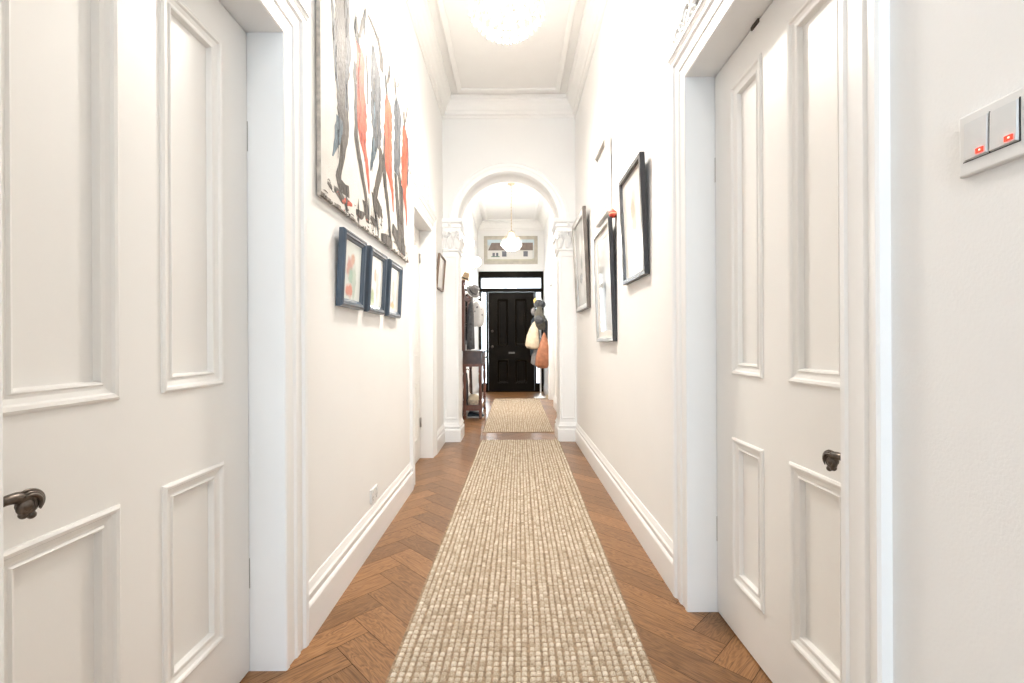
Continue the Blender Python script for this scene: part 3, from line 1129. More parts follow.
PU0, PU1, PV0, PV1 = 1.800, 3.325, 1.690, 2.92
FIGS = [(c, [(u * 1.0315, 1.1 + (v - 1.1) * 1.0315, q * 1.06) for u, v, q in p]) for c, p in FIGS]
pt = thing('figure_painting', (XL, (PU0 + PU1) / 2, PV0), 'large unframed canvas of slender grey and orange striding figures on a pale ground', 'painting')
rnd = random.Random(11)
bm = NB()
D = 0.022
fbox(bm, FL, PU0, PU1, 0.004, D, PV0, PV1, 0)
# worn dark edge along the bottom, grey-brown strip on the near side
fbox(bm, FL, PU0 - 0.0012, PU0 + 0.0005, 0.005, D - 0.001, PV0, PV1, 1)
for k in range(46):
    u = PU0 + (PU1 - PU0) * k / 46
    if rnd.random() < 0.8:
        ln = (PU1 - PU0) / 46 * rnd.uniform(0.5, 1.2)
        hh = rnd.uniform(0.004, 0.016)
        fbox(bm, FL, u, min(PU1, u + ln), D - 0.01, D + 0.0006, PV0 - 0.0008, PV0 + hh, 2)
for i, (c, pts) in enumerate(FIGS):
    ribbon(bm, FL, pts, D + 0.0008 + 0.00004 * i, 3 + c, rnd)
# flecks and highlights on the figures
for i in range(200):
    c, pts = FIGS[rnd.randrange(len(FIGS))]
    k = rnd.randrange(len(pts) - 1)
    t = rnd.random()
    u, v, wd = [pts[k][j] * (1 - t) + pts[k + 1][j] * t for j in range(3)]
    if wd < 0.03:
        continue
    u += rnd.uniform(-.4, .4) * wd
    ln = rnd.uniform(0.015, 0.075)
    ribbon(bm, FL, [(u, v + ln, 0.002), (u + rnd.uniform(-.01, .01), v, rnd.uniform(0.006, 0.013)), (u, v - ln, 0.001)], D + 0.0026, rnd.choice([2, 3, 5, 5, 6, 2, 3, 5]), rnd)
for i in range(60):
    u = rnd.uniform(PU0 + 0.04, PU1 - 0.04)
    v = PV0 + abs(rnd.gauss(0.03, 0.05)) + 0.01
    du, dv = rnd.uniform(-.05, .05), rnd.uniform(-.02, .02)
    ribbon(bm, FL, [(u, v, 0.002), (u + du / 2, v + dv, rnd.uniform(0.004, 0.014)), (u + du, v, 0.002)], D + 0.0115 - 0.01, rnd.choice([5, 5, 2, 3, 4]), rnd)
obj('canvas', bm, ['canvas', 'bat_edge', 'canvas_edge', 'slate', 'orange', 'umber', 'steel_blue'], pt)


# ------------------------------------------------------------ framed pictures
def picture(name, F, u0, u1, v0, v1, prof, frame_mat, sheet, label, cat='picture', lean=(0.0, 0.0), mount=0.0, mount_mat='mat_board', inset=0.03, depth=0.012, group=None):
    h = v1 - v0
    G = lambda u, d, v: F(u, d + 0.002 + lean[0] + (lean[1] - lean[0]) * (v - v0) / h, v)
    r = thing(name, F((u0 + u1) / 2, 0, v0), label, cat, group)
    bm = NB()
    rect_frame(bm, G, u0, u1, v0, v1, prof[:3])
    rect_frame(bm, G, u0, u1, v0, v1, prof[2:], mi=1 if isinstance(frame_mat, list) else 0)
    fbox(bm, G, u0 + 0.004, u1 - 0.004, 0.0, 0.004, v0 + 0.004, v1 - 0.004)
    obj('frame', bm, frame_mat, r)
    if mount > 0:
        bm = NB()
        rect_frame(bm, G, u0 + inset, u1 - inset, v0 + inset, v1 - inset, [(0, depth), (mount, depth), (mount + 0.002, depth - 0.002)])
        obj('mount', bm, mount_mat, r)
    e = inset + mount
    bm = NB()
    vs = [bm.verts.new(G(a, depth - 0.002, b)) for a, b in ((u0 + e, v0 + e), (u1 - e, v0 + e), (u1 - e, v1 - e), (u0 + e, v1 - e))]
    bm.faces.new(vs)
    obj('print', bm, sheet, r, origin=G((u0 + u1) / 2, depth - 0.002, (v0 + v1) / 2))
    return r


BLUE = [(0, 0), (0, 0.020), (0.004, 0.026), (0.012, 0.030), (0.016, 0.027), (0.024, 0.027), (0.028, 0.021), (0.036, 0.017), (0.040, 0.012), (0.040, 0.008)]
def deeper(bl, k):
    return [(a, b, c, d, tuple(x ** k for x in e)) for a, b, c, d, e in bl]


SK1 = print_mat('watercolour_pink_green', deeper([(-0.02, 0.03, 0.05, 0.06, (0.66, 0.42, 0.36)), (0.01, -0.01, 0.045, 0.05, (0.45, 0.58, 0.50)), (-0.01, -0.075, 0.06, 0.035, (0.70, 0.34, 0.25)), (0.02, 0.07, 0.03, 0.04, (0.72, 0.50, 0.40)), (0.045, -0.03, 0.03, 0.10, (0.60, 0.66, 0.60))], 1.7), base=(0.66, 0.70, 0.66))
SK2 = print_mat('watercolour_pale_path', deeper([(0.0, -0.05, 0.03, 0.10, (0.76, 0.76, 0.80)), (-0.04, -0.07, 0.04, 0.06, (0.50, 0.60, 0.36)), (0.0, 0.05, 0.03, 0.05, (0.60, 0.46, 0.36)), (0.04, 0.0, 0.03, 0.10, (0.58, 0.56, 0.52))], 1.7), base=(0.68, 0.69, 0.66))
SK3 = print_mat('watercolour_ochre', deeper([(0.0, -0.08, 0.05, 0.03, (0.70, 0.55, 0.30)), (0.0, 0.02, 0.035, 0.08, (0.64, 0.62, 0.56)), (0.02, -0.03, 0.03, 0.05, (0.56, 0.62, 0.60))], 1.7), base=(0.70, 0.69, 0.64))
for nm, u0, sh, lb in (('a', 1.99, SK1, 'small navy framed watercolour with pink and green washes, under the figure canvas'),
                       ('b', 2.365, SK2, 'small navy framed watercolour of a pale path between green, in the middle of three'),
                       ('c', 2.74, SK3, 'small navy framed watercolour in plain ochre tones, the one nearest the far doorway')):
    picture('framed_watercolour', FL, u0, u0 + 0.305, 1.268, 1.612, BLUE, 'blue_frame', sh, lb, lean=(0.0, 0.018), inset=0.036, depth=0.014, group='small navy framed watercolours')

# small tilted picture between the far left door and the arch
THIN = [(0, 0), (0, 0.020), (0.003, 0.023), (0.014, 0.023), (0.017, 0.016), (0.017, 0.008)]
M['brown_frame'] = mat('brown_stained_moulding', (0.20, 0.135, 0.095), 0.4, var=0.2)
SK4 = print_mat('pale_study', [(0, 0, 0.10, 0.10, (0.66, 0.60, 0.54))], base=(0.72, 0.68, 0.63))
picture('framed_study', FL, 4.57, 4.98, 1.66, 2.01, THIN, 'brown_frame', SK4, 'small narrow brown-edged picture hung beside the arch pilaster', lean=(0.0, 0.03), inset=0.014)

# right wall group
M['sheen_grey'] = mat('painted_sheen_grey', (0.16, 0.16, 0.165), 0.25, 0.6, var=0.2)  # front of a black gloss frame, its reflection put into this grey
M['silver_and_sheen'] = mat('silver_and_painted_sheen', (0.50, 0.49, 0.47), 0.3, 0.5, var=0.15)  # true silver on the large frame, painted reflection on the tall black one
M['silver_side'] = mat('bronze_side', (0.14, 0.12, 0.105), 0.4, 0.2, var=0.3)
BLK = [(0, 0), (0, 0.024), (0.002, 0.027), (0.024, 0.027), (0.028, 0.020), (0.028, 0.008)]
SK5 = print_mat('sepia_figure_drawing', [(0.0, 0.03, 0.055, 0.20, (0.50, 0.42, 0.32)), (0.02, 0.10, 0.05, 0.07, (0.42, 0.32, 0.22)), (-0.02, -0.08, 0.04, 0.10, (0.52, 0.45, 0.34)), (-0.09, -0.22, 0.025, 0.03, (0.42, 0.38, 0.33))], base=(0.64, 0.62, 0.57))
picture('framed_drawing', FR, 2.36, 2.83, 1.455, 2.09, BLK, ['black_frame', 'sheen_grey'], SK5, 'black framed sepia drawing on a pale sheet, alone nearest the panelled door', lean=(0.0, 0.024), inset=0.026)

WHT = [(0, 0), (0, 0.030), (0.003, 0.034), (0.030, 0.034), (0.034, 0.026), (0.034, 0.008)]
SK6 = print_mat('pale_abstract', [(0, 0.0, 0.16, 0.20, (0.55, 0.52, 0.48))], base=(0.60, 0.58, 0.55))
picture('framed_print', FR, 3.24, 3.70, 2.035, 2.60, WHT, 'white_frame', SK6, 'white framed pale print, highest of the pictures opposite the figure canvas', lean=(0.0, 0.012), inset=0.032)

SK7 = print_mat('pale_cityscape', [(0.0, -0.02, 0.05, 0.10, (0.20, 0.22, 0.23)), (0.05, -0.20, 0.09, 0.25, (0.62, 0.68, 0.72)), (-0.04, -0.22, 0.03, 0.20, (0.62, 0.60, 0.58)), (0.02, 0.06, 0.04, 0.05, (0.50, 0.50, 0.48))], base=(0.56, 0.56, 0.54), glass=0.05)
p3 = picture('framed_print', FR, 3.10, 3.71, 1.108, 1.955, [(0, 0), (0, 0.026), (0.002, 0.030), (0.026, 0.030), (0.030, 0.022), (0.030, 0.008)], ['black_frame', 'silver_and_sheen'], SK7,
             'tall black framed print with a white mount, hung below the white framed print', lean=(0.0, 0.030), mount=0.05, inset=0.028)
SIL = [(0, 0), (0, 0.028), (0.004, 0.034), (0.020, 0.036), (0.030, 0.030), (0.050, 0.024), (0.054, 0.016), (0.054, 0.008)]
SK8 = print_mat('interior_view', [(0.02, 0.20, 0.10, 0.12, (0.80, 0.80, 0.78)), (0.0, 0.02, 0.07, 0.08, (0.22, 0.23, 0.21)), (0.05, -0.12, 0.08, 0.06, (0.12, 0.12, 0.13)), (0.02, -0.25, 0.12, 0.08, (0.55, 0.53, 0.50)), (-0.1, 0.0, 0.05, 0.3, (0.62, 0.60, 0.55))], base=(0.46, 0.45, 0.41), glass=0.05)
picture('framed_print', FR, 4.14, 4.86, 1.42, 2.345, SIL, ['silver_side', 'silver_and_sheen'], SK8, 'large tarnished silver framed picture beside the arch pilaster', lean=(0.0, 0.040), inset=0.05)

# red bauble resting on the corner of the tall frame
r = thing('red_bauble', FR(3.125, 0.035, 1.957), 'small red and gold round ornament sitting on the corner of a black frame', 'ornament')
bm = NB()
c = FR(3.125, 0.022, 1.957)
lathe(bm, [(0.001, 0), (0.016, 0.002), (0.026, 0.014), (0.030, 0.026), (0.026, 0.040), (0.015, 0.050), (0.006, 0.053), (0.001, 0.053)], c, 18)
obj('ball', bm, 'red', r)
bm = NB()
lathe(bm, [(0.0312, 0.022), (0.0312, 0.030)], c, 18)
lathe(bm, [(0.001, 0.052), (0.008, 0.052), (0.008, 0.062), (0.001, 0.064)], c, 12)
obj('cap', bm, 'straw', r)

# picture of a white house above the front door
PX0, PX1, PZ0, PZ1 = -0.63, 0.575, 2.875, 3.505
r = thing('house_picture', (-0.02, YD, PZ0), 'long pale framed picture of a white cottage with brown roof, above the black door', 'picture')
bm = NB()
rect_frame(bm, FE, PX0, PX1, PZ0, PZ1, [(0, 0), (0, 0.022), (0.005, 0.026), (0.055, 0.026), (0.062, 0.020), (0.075, 0.018), (0.078, 0.010)])
obj('frame', bm, mat('stone_grey_frame', (0.52, 0.475, 0.40), 0.6, var=0.12, vscale=10), r)
bm = NB()


def flat(bm, pts, d, mi):
    bm.faces.new([bm.verts.new(FE(u, d, v)) for u, v in pts]).material_index = mi


flat(bm, [(PX0 + .075, PZ0 + .075), (PX1 - .075, PZ0 + .075), (PX1 - .075, PZ1 - .075), (PX0 + .075, PZ1 - .075)], 0.012, 0)
flat(bm, [(-0.555, 3.30), (0.497, 3.30), (0.497, 3.43), (-0.555, 3.43)], 0.0125, 1)
flat(bm, [(-0.555, 2.95), (0.497, 2.95), (0.497, 3.00), (-0.555, 3.00)], 0.0125, 2)
flat(bm, [(-0.555, 2.99), (-0.27, 2.99), (-0.27, 3.19), (-0.555, 3.19)], 0.013, 3)
flat(bm, [(-0.27, 2.985), (0.46, 2.985), (0.46, 3.19), (-0.27, 3.19)], 0.0132, 3)
flat(bm, [(-0.54, 3.185), (0.47, 3.185), (0.47, 3.355), (-0.46, 3.355)], 0.0135, 4)
flat(bm, [(-0.13, 2.985), (0.27, 2.985), (0.27, 3.135), (-0.13, 3.135)], 0.0138, 3)
for a, b, c0, c1 in ((-0.225, -0.125, 3.045, 3.165), (0.255, 0.355, 3.045, 3.165), (-0.44, -0.385, 3.045, 3.13), (-0.36, -0.31, 3.045, 3.13)):
    flat(bm, [(a, c0), (b, c0), (b, c1), (a, c1)], 0.0142, 5)
flat(bm, [(-0.47, 3.035), (-0.28, 3.035), (-0.28, 3.055), (-0.47, 3.055)], 0.0145, 6)
obj('print', bm, [mat('picture_ground', (0.62, 0.63, 0.60), 0.6, var=0.05), mat('picture_sky', (0.56, 0.66, 0.70), 0.6, var=0.06), mat('picture_verge', (0.55, 0.52, 0.40), 0.6, var=0.1),
                  mat('picture_render', (0.74, 0.72, 0.68), 0.6, var=0.03), mat('picture_roof', (0.24, 0.19, 0.165), 0.6, var=0.2), mat('picture_window', (0.16, 0.165, 0.19), 0.4, var=0.2),
                  mat('picture_shrub', (0.18, 0.27, 0.20), 0.6, var=0.4, vscale=60)], r)


# ------------------------------------------------------------ light switch and outlet
r = thing('light_switch', FR(0.667, 0, 1.403), 'white double rocker light switch with two red neon indicators', 'light switch')
bm = NB()
rect_frame(bm, FR, 0.617, 0.719, 1.356, 1.451, [(0, 0), (0, 0.007), (0.001, 0.009), (0.003, 0.010)], fill=True)
obj('plate', bm, 'plastic', r)
for k, (a, b) in enumerate(((0.6325, 0.6705), (0.6725, 0.7085))):
    G = lambda u, d, v: FR(u, 0.010 + d, v)
    bm = NB()
    v0, v1 = 1.3785, 1.4365
    # wedge rocker: top pressed in
    t0, t1 = 0.0048, 0.0022
    P = [G(a, 0, v0), G(b, 0, v0), G(b, 0, v1), G(a, 0, v1)]
    Q = [G(a + .0008, t0, v0 + .0008), G(b - .0008, t1 + 0.001, v0 + .0008), G(b - .0008, t1, v1 - .0008), G(a + .0008, t0 - 0.002, v1 - .0008)]
    loft(bm, [P, Q], close_ends=True)
    rk = obj('rocker', bm, 'plastic_grey', r)
    bm = NB()
    fbox(bm, G, a + 0.004, a + 0.0145, 0.002, 0.0062, 1.382, 1.3895)
    obj('neon', bm, 'red_led', rk)
    bm = NB()
    fbox(bm, G, a + 0.0072, a + 0.0095, 0.0050, 0.0064, 1.3848, 1.387)
    obj('neon_glow', bm, 'led_hot', rk)
bm = NB()
for q in ((0.6305, 0.6320), (0.6708, 0.6722)):
    fbox(bm, FR, q[0], q[1], 0.0095, 0.0108, 1.377, 1.438)
fbox(bm, FR, 0.6305, 0.711, 0.0095, 0.0106, 1.3765, 1.3778)
obj('seam', bm, 'gap', r)

r = thing('power_outlet', FL(2.52, 0, 0.27), 'small white power outlet just above the tall skirting', 'power outlet')
bm = NB()
rect_frame(bm, FL, 2.46, 2.575, 0.232, 0.306, [(0, 0), (0, 0.007), (0.002, 0.009)], fill=True)
obj('plate', bm, 'plastic', r)
for u in (2.487, 2.548):
    bm = NB()
    fbox(bm, FL, u - 0.010, u - 0.008, 0.009, 0.0096, 0.255, 0.264)
    fbox(bm, FL, u + 0.008, u + 0.010, 0.009, 0.0096, 0.255, 0.264)
    fbox(bm, FL, u - 0.001, u + 0.001, 0.009, 0.0096, 0.242, 0.251)
    obj('socket_holes', bm, 'gap', r)
    bm = NB()
    fbox(bm, FL, u - 0.006, u + 0.006, 0.009, 0.013, 0.283, 0.298)
    obj('switch', bm, 'plastic_grey', r)


# ------------------------------------------------------------ crystal chandeliers
def drop_mesh(L, wd, name):
    bm = NB()
    lp = []
    for rr, z in ((0.0006, 0), (wd * 0.35, -L * 0.10), (wd * 0.55, -L * 0.45), (wd, -L * 0.74), (wd * 0.62, -L * 0.93), (0.0006, -L)):
        lp.append([Vector((rr * math.cos(2 * PI * k / 6), rr * math.sin(2 * PI * k / 6), z)) for k in range(6)])
    loft(bm, lp)
    ball(bm, Vector((0, 0, 0.006)), wd * 0.45, u=6, v=4)
    bmesh.ops.recalc_face_normals(bm, faces=bm.faces[:])
    me = bpy.data.meshes.new(name)
    bm.to_mesh(me)
    bm.free()
    me.materials.append(M['crystal'])
    return me


def chandelier(cx, cy, zb, R, sc, label, rod_from):
    """tiered basket of crystal drops hung from gilt rings; zb = lowest point, R = radius of the widest ring"""
    r = thing('crystal_chandelier', (cx, cy, ZC), label, 'chandelier')
    tiers = [(1.00, 0.155, 30, 0.062), (0.84, 0.108, 26, 0.062), (0.66, 0.072, 22, 0.056), (0.46, 0.050, 14, 0.050), (0.22, 0.046, 7, 0.046)]
    dm = drop_mesh(0.055 * sc, 0.0105 * sc, 'crystal_drop')
    bm = NB()
    for f, dz, n_, L in tiers:
        z = zb + dz * sc * 1.0 + 0.02 * sc
        P = [(cx + R * f * math.cos(2 * PI * k / 40), cy + R * f * math.sin(2 * PI * k / 40), z) for k in range(41)]
        tube(bm, P, 0.003 * sc, 6)
    top = zb + 0.40 * sc
    for k in range(6):
        a = 2 * PI * k / 6
        tube(bm, [(cx, cy, top), (cx + R * 0.55 * math.cos(a), cy + R * 0.55 * math.sin(a), top - 0.06 * sc), (cx + R * math.cos(a), cy + R * math.sin(a), zb + 0.175 * sc)], 0.004 * sc, 6)
    obj('ring_frame', bm, 'gilt', r)
    first = True
    for ti, (f, dz, n_, L) in enumerate(tiers):
        z = zb + dz * sc + 0.018 * sc
        for k in range(n_):
            a = 2 * PI * (k + 0.5 * (ti % 2)) / n_
            d = bpy.data.objects.new('crystal_drop', dm)
            COL.objects.link(d)
            d.parent = r
            d.location = Vector((cx + R * f * math.cos(a), cy + R * f * math.sin(a), z - 0.008 * sc)) - r.location
            d.rotation_euler = (0, 0, a)
    # strings of beads from the crown down to the widest ring
    bm = NB()
    for k in range(24):
        a = 2 * PI * k / 24
        for t in [j / 7 for j in range(8)]:
            rr = R * (0.18 + 0.82 * t ** 1.5)
            z = top + (zb + 0.175 * sc - top) * t - 0.02 * sc * math.sin(PI * t)
            ball(bm, Vector((cx + rr * math.cos(a), cy + rr * math.sin(a), z)), 0.0085 * sc, u=6, v=4)
    for f in bm.faces:
        f.smooth = False
    b = obj('bead_strings', bm, 'crystal', r)
    b['kind'] = 'stuff'
    # crown, rod and ceiling rose
    bm = NB()
    lathe(bm, [(0.001, 0.03), (0.03, 0.03), (0.055, 0.012), (0.060, 0), (0.04, -0.012), (0.01, -0.02), (0.001, -0.02)], (cx, cy, top), 20)
    obj('crown', bm, 'gilt', r)
    bm = NB()
    tube(bm, [(cx, cy, top + 0.02), (cx, cy, ZC - 0.02)], 0.006, 8)
    zz = top + 0.05
    while zz < ZC - 0.08:
        ball(bm, Vector((cx, cy, zz)), 0.010, sz=1.5, u=8, v=6)
        zz += 0.055
    obj('hanging_rod', bm, 'gilt', r)
    bm = NB()
    lathe(bm, [(0.001, -0.045), (0.02, -0.045), (0.05, -0.03), (0.062, -0.012), (0.066, 0), (0.066, 0.004), (0.001, 0.004)], (cx, cy, ZC - 0.004), 24)
    obj('canopy', bm, 'gilt', r)
    for k in range(6):
        a = 2 * PI * k / 6 + 0.3
        bm = NB()
        p = Vector((cx + R * 0.42 * math.cos(a), cy + R * 0.42 * math.sin(a), zb + 0.16 * sc))
        ball(bm, p, (0.032 if sc > 0.9 else 0.022) * sc, sz=1.4, u=12, v=8)
        obj('bulb', bm, 'lamp_bulb', r)
    return r


M['gilt'] = mat('pale_gilt', (0.62, 0.50, 0.36), 0.3, 0.7, var=0.1)
chandelier(-0.025, 3.0, 3.140, 0.240, 1.0, 'large crystal chandelier of tiered drops hanging in the near hallway', 0)
chandelier(-0.010, 7.75, 2.675, 0.175, 0.75, 'smaller crystal chandelier on a long rod, seen through the arch', 0)

# plaster ceiling roses
for i, (x, y, nm) in enumerate(((-0.025, 3.0, 'trim_18'), (-0.010, 7.75, 'trim_19'))):
    bm = NB()
    lathe(bm, [(0.33, 0.0), (0.33, -0.012), (0.30, -0.022), (0.27, -0.012), (0.24, -0.016), (0.17, -0.022), (0.13, -0.034), (0.08, -0.028), (0.072, -0.0045), (0.07, 0.0)], (x, y, ZC), 48)
    for k in range(16):
        a = 2 * PI * k / 16
        ball(bm, Vector((x + 0.205 * math.cos(a), y + 0.205 * math.sin(a), ZC - 0.018)), 0.03, sz=0.45, u=10, v=6)
    struct(obj(nm, bm, 'ceil'), 'white plaster ceiling rose')

# ------------------------------------------------------------ opal globe wall lamps
for y, lb in ((7.02, 'opal globe wall lamp above the near end of the hall stand'), (8.60, 'opal globe wall lamp further along, toward the black door')):
    r = thing('globe_wall_lamp', FL(y, 0, 2.58), lb, 'wall lamp', 'opal globe wall lamps')
    bm = NB()
    lathe(bm, [(0.045, 0), (0.045, 0.008), (0.03, 0.014), (0.001, 0.016)], FL(y, 0, 2.50), 20, axis='X')
    tube(bm, [FL(y, 0.01, 2.50), FL(y, 0.06, 2.49), FL(y, 0.085, 2.51), FL(y, 0.088, 2.555)], 0.007, 8)
    lathe(bm, [(0.001, 0), (0.03, 0), (0.034, 0.014), (0.03, 0.022)], FL(y, 0.088, 2.55), 16)
    obj('bracket', bm, 'gilt', r)
    bm = NB()
    ball(bm, FL(y, 0.100, 2.640), 0.092, u=24, v=16)
    obj('globe', bm, 'globe', r)

# ------------------------------------------------------------ mahogany hall stand
HY0, HY1 = 6.60, 7.62
HB, HF = 0.052, 0.325          # back and front of the stand, measured out of the wall
hs = thing('hall_stand', FL((HY0 + HY1) / 2, 0.18, 0), 'tall mahogany hall stand with mirror back, one drawer and a lower shelf', 'hall stand')


def turned(bm, u, d, z0, z1, r0):
    h = z1 - z0
    prof = [(r0 * .9, 0), (r0 * 1.15, h * .04), (r0 * .7, h * .09), (r0, h * .14), (r0 * 1.1, h * .35), (r0 * .75, h * .5), (r0 * 1.1, h * .68), (r0, h * .86), (r0 * .7, h * .91), (r0 * 1.1, h * .96), (r0, h)]
    lathe(bm, prof, FL(u, d, z0), 14)


for u in (HY0 + 0.03, HY1 - 0.03):
    for d in (HB + 0.022, HF - 0.022):
        bm = NB()
        fbox(bm, FL, u - 0.024, u + 0.024, d - 0.022, d + 0.022, 0.10, 0.23)
        fbox(bm, FL, u - 0.024, u + 0.024, d - 0.022, d + 0.022, 0.70, 0.80)
        turned(bm, u, d, 0.0, 0.10, 0.022)
        turned(bm, u, d, 0.23, 0.70, 0.024)
        obj('leg', bm, 'mahogany', hs)
for v0, v1 in ((0.76, 0.80),):
    bm = NB()
    fbox(bm, FL, HY0, HY1, HB, HF, v0, v1)
    obj('apron', bm, 'mahogany', hs)
bm = NB()
fbox(bm, FL, HY0 + 0.008, HY1 - 0.008, HB, HF - 0.004, 0.80, 0.965)
obj('drawer_case', bm, 'mahogany_dark', hs)
bm = NB()
fbox(bm, FL, HY0 + 0.30, HY1 - 0.30, HF - 0.004, HF + 0.010, 0.815, 0.95)
dr = obj('drawer', bm, 'mahogany', hs, bevel=0.003)
bm = NB()
lathe(bm, [(0.012, 0), (0.008, 0.012), (0.017, 0.022), (0.014, 0.032), (0.001, 0.036)], FL((HY0 + HY1) / 2, HF + 0.010, 0.882), 14, axis='X')
obj('knob', bm, 'brass', dr)
bm = NB()
fbox(bm, FL, HY0 - 0.02, HY1 + 0.02, HB, HF + 0.022, 0.965, 0.990)
obj('shelf_top', bm, 'mahogany_dark', hs, bevel=0.005)
bm = NB()
fbox(bm, FL, HY0 + 0.01, HY1 - 0.01, HB, HF - 0.004, 0.135, 0.158)
fbox(bm, FL, HY0 + 0.01, HY1 - 0.01, HF - 0.035, HF - 0.008, 0.12, 0.20)
fbox(bm, FL, HY0 + 0.012, HY0 + 0.034, HB + 0.02, HF - 0.02, 0.12, 0.20)
fbox(bm, FL, HY1 - 0.034, HY1 - 0.012, HB + 0.02, HF - 0.02, 0.12, 0.20)
obj('lower_shelf', bm, 'mahogany', hs)
bm = NB()
for u in (HY0 + 0.03, HY1 - 0.03):
    fbox(bm, FL, u - 0.026, u + 0.026, HB - 0.022, HB + 0.028, 0.99, 1.92)
    lathe(bm, [(0.028, 0), (0.030, 0.02), (0.016, 0.03), (0.026, 0.055), (0.020, 0.085), (0.004, 0.105), (0.0005, 0.106)], FL(u, HB, 1.92), 14)
for u in (HY0 + 0.27, HY1 - 0.27):
    fbox(bm, FL, u - 0.018, u + 0.018, HB - 0.02, HB + 0.012, 0.99, 2.0)
fbox(bm, FL, HY0 + 0.056, HY1 - 0.056, HB - 0.02, HB + 0.012, 1.08, 1.14)
fbox(bm, FL, HY0 + 0.056, HY1 - 0.056, HB - 0.02, HB + 0.012, 1.76, 1.83)
fbox(bm, FL, HY0 + 0.25, HY1 - 0.25, HB - 0.02, HB + 0.018, 2.0, 2.07)
# shaped crest
P = []
for k in range(21):
    t = k / 20
    P.append((HY0 + 0.25 + (HY1 - HY0 - 0.5) * t, 2.07 + 0.10 * math.sin(PI * t) + 0.03 * math.sin(PI * t * 3)))
lo = [[FL(u, HB - 0.015, 2.065), FL(u, HB + 0.014, 2.065), FL(u, HB + 0.014, max(2.07, v)), FL(u, HB - 0.015, max(2.07, v))] for u, v in P]
loft(bm, lo, close_ends=True)
obj('back_frame', bm, 'mahogany', hs)
bm = NB()
fbox(bm, FL, HY0 + 0.285, HY1 - 0.285, HB - 0.008, HB + 0.003, 1.14, 1.99)
obj('mirror', bm, 'mirror', hs)
for u, v in ((HY0 + 0.03, 1.72), (HY0 + 0.03, 1.40), (HY1 - 0.03, 1.72), (HY1 - 0.03, 1.40), (HY0 + 0.27, 1.79), (HY1 - 0.27, 1.79)):
    bm = NB()
    tube(bm, [FL(u, HB + 0.02, v), FL(u, HB + 0.07, v - 0.02), FL(u, HB + 0.115, v + 0.00), FL(u, HB + 0.125, v + 0.045)], [0.006, 0.006, 0.005, 0.004], 8)
    ball(bm, FL(u, HB + 0.125, v + 0.05), 0.010, u=10, v=8)
    obj('coat_peg', bm, 'brass', hs)


def cloth(name, secs, m, parent=None, folds=5, amp=0.18, seg=36, seed=1, label=None, cat=None):
    """soft hanging thing: stacked fluted sections (x, y, z, half width x, half width y)"""
    rn = random.Random(seed)
    ph = [rn.uniform(0, 6.28) for _ in range(3)]
    loops = []
    n_ = len(secs)
    for i, (x, y, z, hx, hy) in enumerate(secs):
        lp = []
        for k in range(seg):
            a = 2 * PI * k / seg
            f = 1 + amp * (i / n_) * (0.6 * math.sin(folds * a + ph[0] + i * 0.12) + 0.4 * math.sin((folds + 3) * a + ph[1] - i * 0.2))
            lp.append(Vector((x + hx * f * math.cos(a), y + hy * f * math.sin(a), z + 0.006 * math.sin(3 * a + ph[2]))))
        loops.append(lp)
    bm = NB()
    loft(bm, loops, close_ends=True, smooth=True)
    o = obj(name, bm, m, parent)
    if parent is None:
        # recentre the origin on the thing itself
        c = Vector((sum(s[0] for s in secs) / n_, sum(s[1] for s in secs) / n_, secs[-1][2]))
        o.data.transform(Matrix.Translation(-c))
        o.location = c
        tag(o, label, cat)
    return o


X = lambda d: XL + d
cloth('dark_coat', [(X(.175), 6.66, 1.70, .012, .02), (X(.17), 6.68, 1.66, .035, .07), (X(.155), 6.70, 1.52, .05, .12), (X(.155), 6.72, 1.30, .052, .14), (X(.155), 6.72, 1.10, .056, .15), (X(.155), 6.72, 1.015, .056, .15)],
      'charcoal_cloth', seed=3, folds=6, label='dark patterned coat hanging from the near peg of the hall stand', cat='coat')
cloth('grey_scarf', [(X(.165), 6.90, 1.80, .012, .02), (X(.155), 6.90, 1.72, .03, .05), (X(.15), 6.91, 1.45, .045, .06), (X(.15), 6.92, 1.20, .045, .065), (X(.15), 6.92, 1.03, .05, .07)],
      'grey_cloth', seed=5, folds=4, label='grey scarf hanging beside the dark coat on the hall stand', cat='scarf')
cloth('white_bag', [(X(.20), 7.50, 1.80, .016, .012), (X(.215), 7.50, 1.76, .09, .04), (X(.225), 7.50, 1.66, .105, .055), (X(.225), 7.50, 1.50, .10, .06), (X(.215), 7.50, 1.40, .085, .05), (X(.205), 7.50, 1.375, .05, .03)],
      'white_cloth', seed=8, folds=4, label='white cloth bag with grey spots hanging from the far end of the hall stand', cat='bag')
bag = bpy.data.objects['white_bag']
for (dx, dz) in ((-.055, .26), (.03, .29), (.0, .18), (-.02, .33), (.05, .2)):
    bm = NB()
    ball(bm, Vector((X(.222) + dx, 7.446 + abs(dx) * .25, 1.375 + dz * .95)), 0.019, sy=0.35, u=10, v=6)
    o = obj('printed_spot', bm, 'grey_cloth')
    o.parent = bag
    o.location = -bag.location

# hats at the top of the stand
def hat(name, c, R, m, band, label, tilt=(0, 0, 0), crown=0.11):
    bm = NB()
    lathe(bm, [(R, 0.0), (R * 1.0, 0.006), (R * .78, 0.004), (R * .60, 0.012), (R * .57, crown * .55), (R * .50, crown * .9), (R * .32, crown), (0.001, crown * .93)], (0, 0, 0), 32)
    o = obj(name, bm, m)
    o.location = c
    o.rotation_euler = tilt
    tag(o, label, 'hat')
    bm = NB()
    lathe(bm, [(R * .615, 0.013), (R * .605, 0.034)], (0, 0, 0), 32)
    b = obj('hat_band', bm, band)
    b.parent = o
    b.location = (0, 0, 0)
    return o


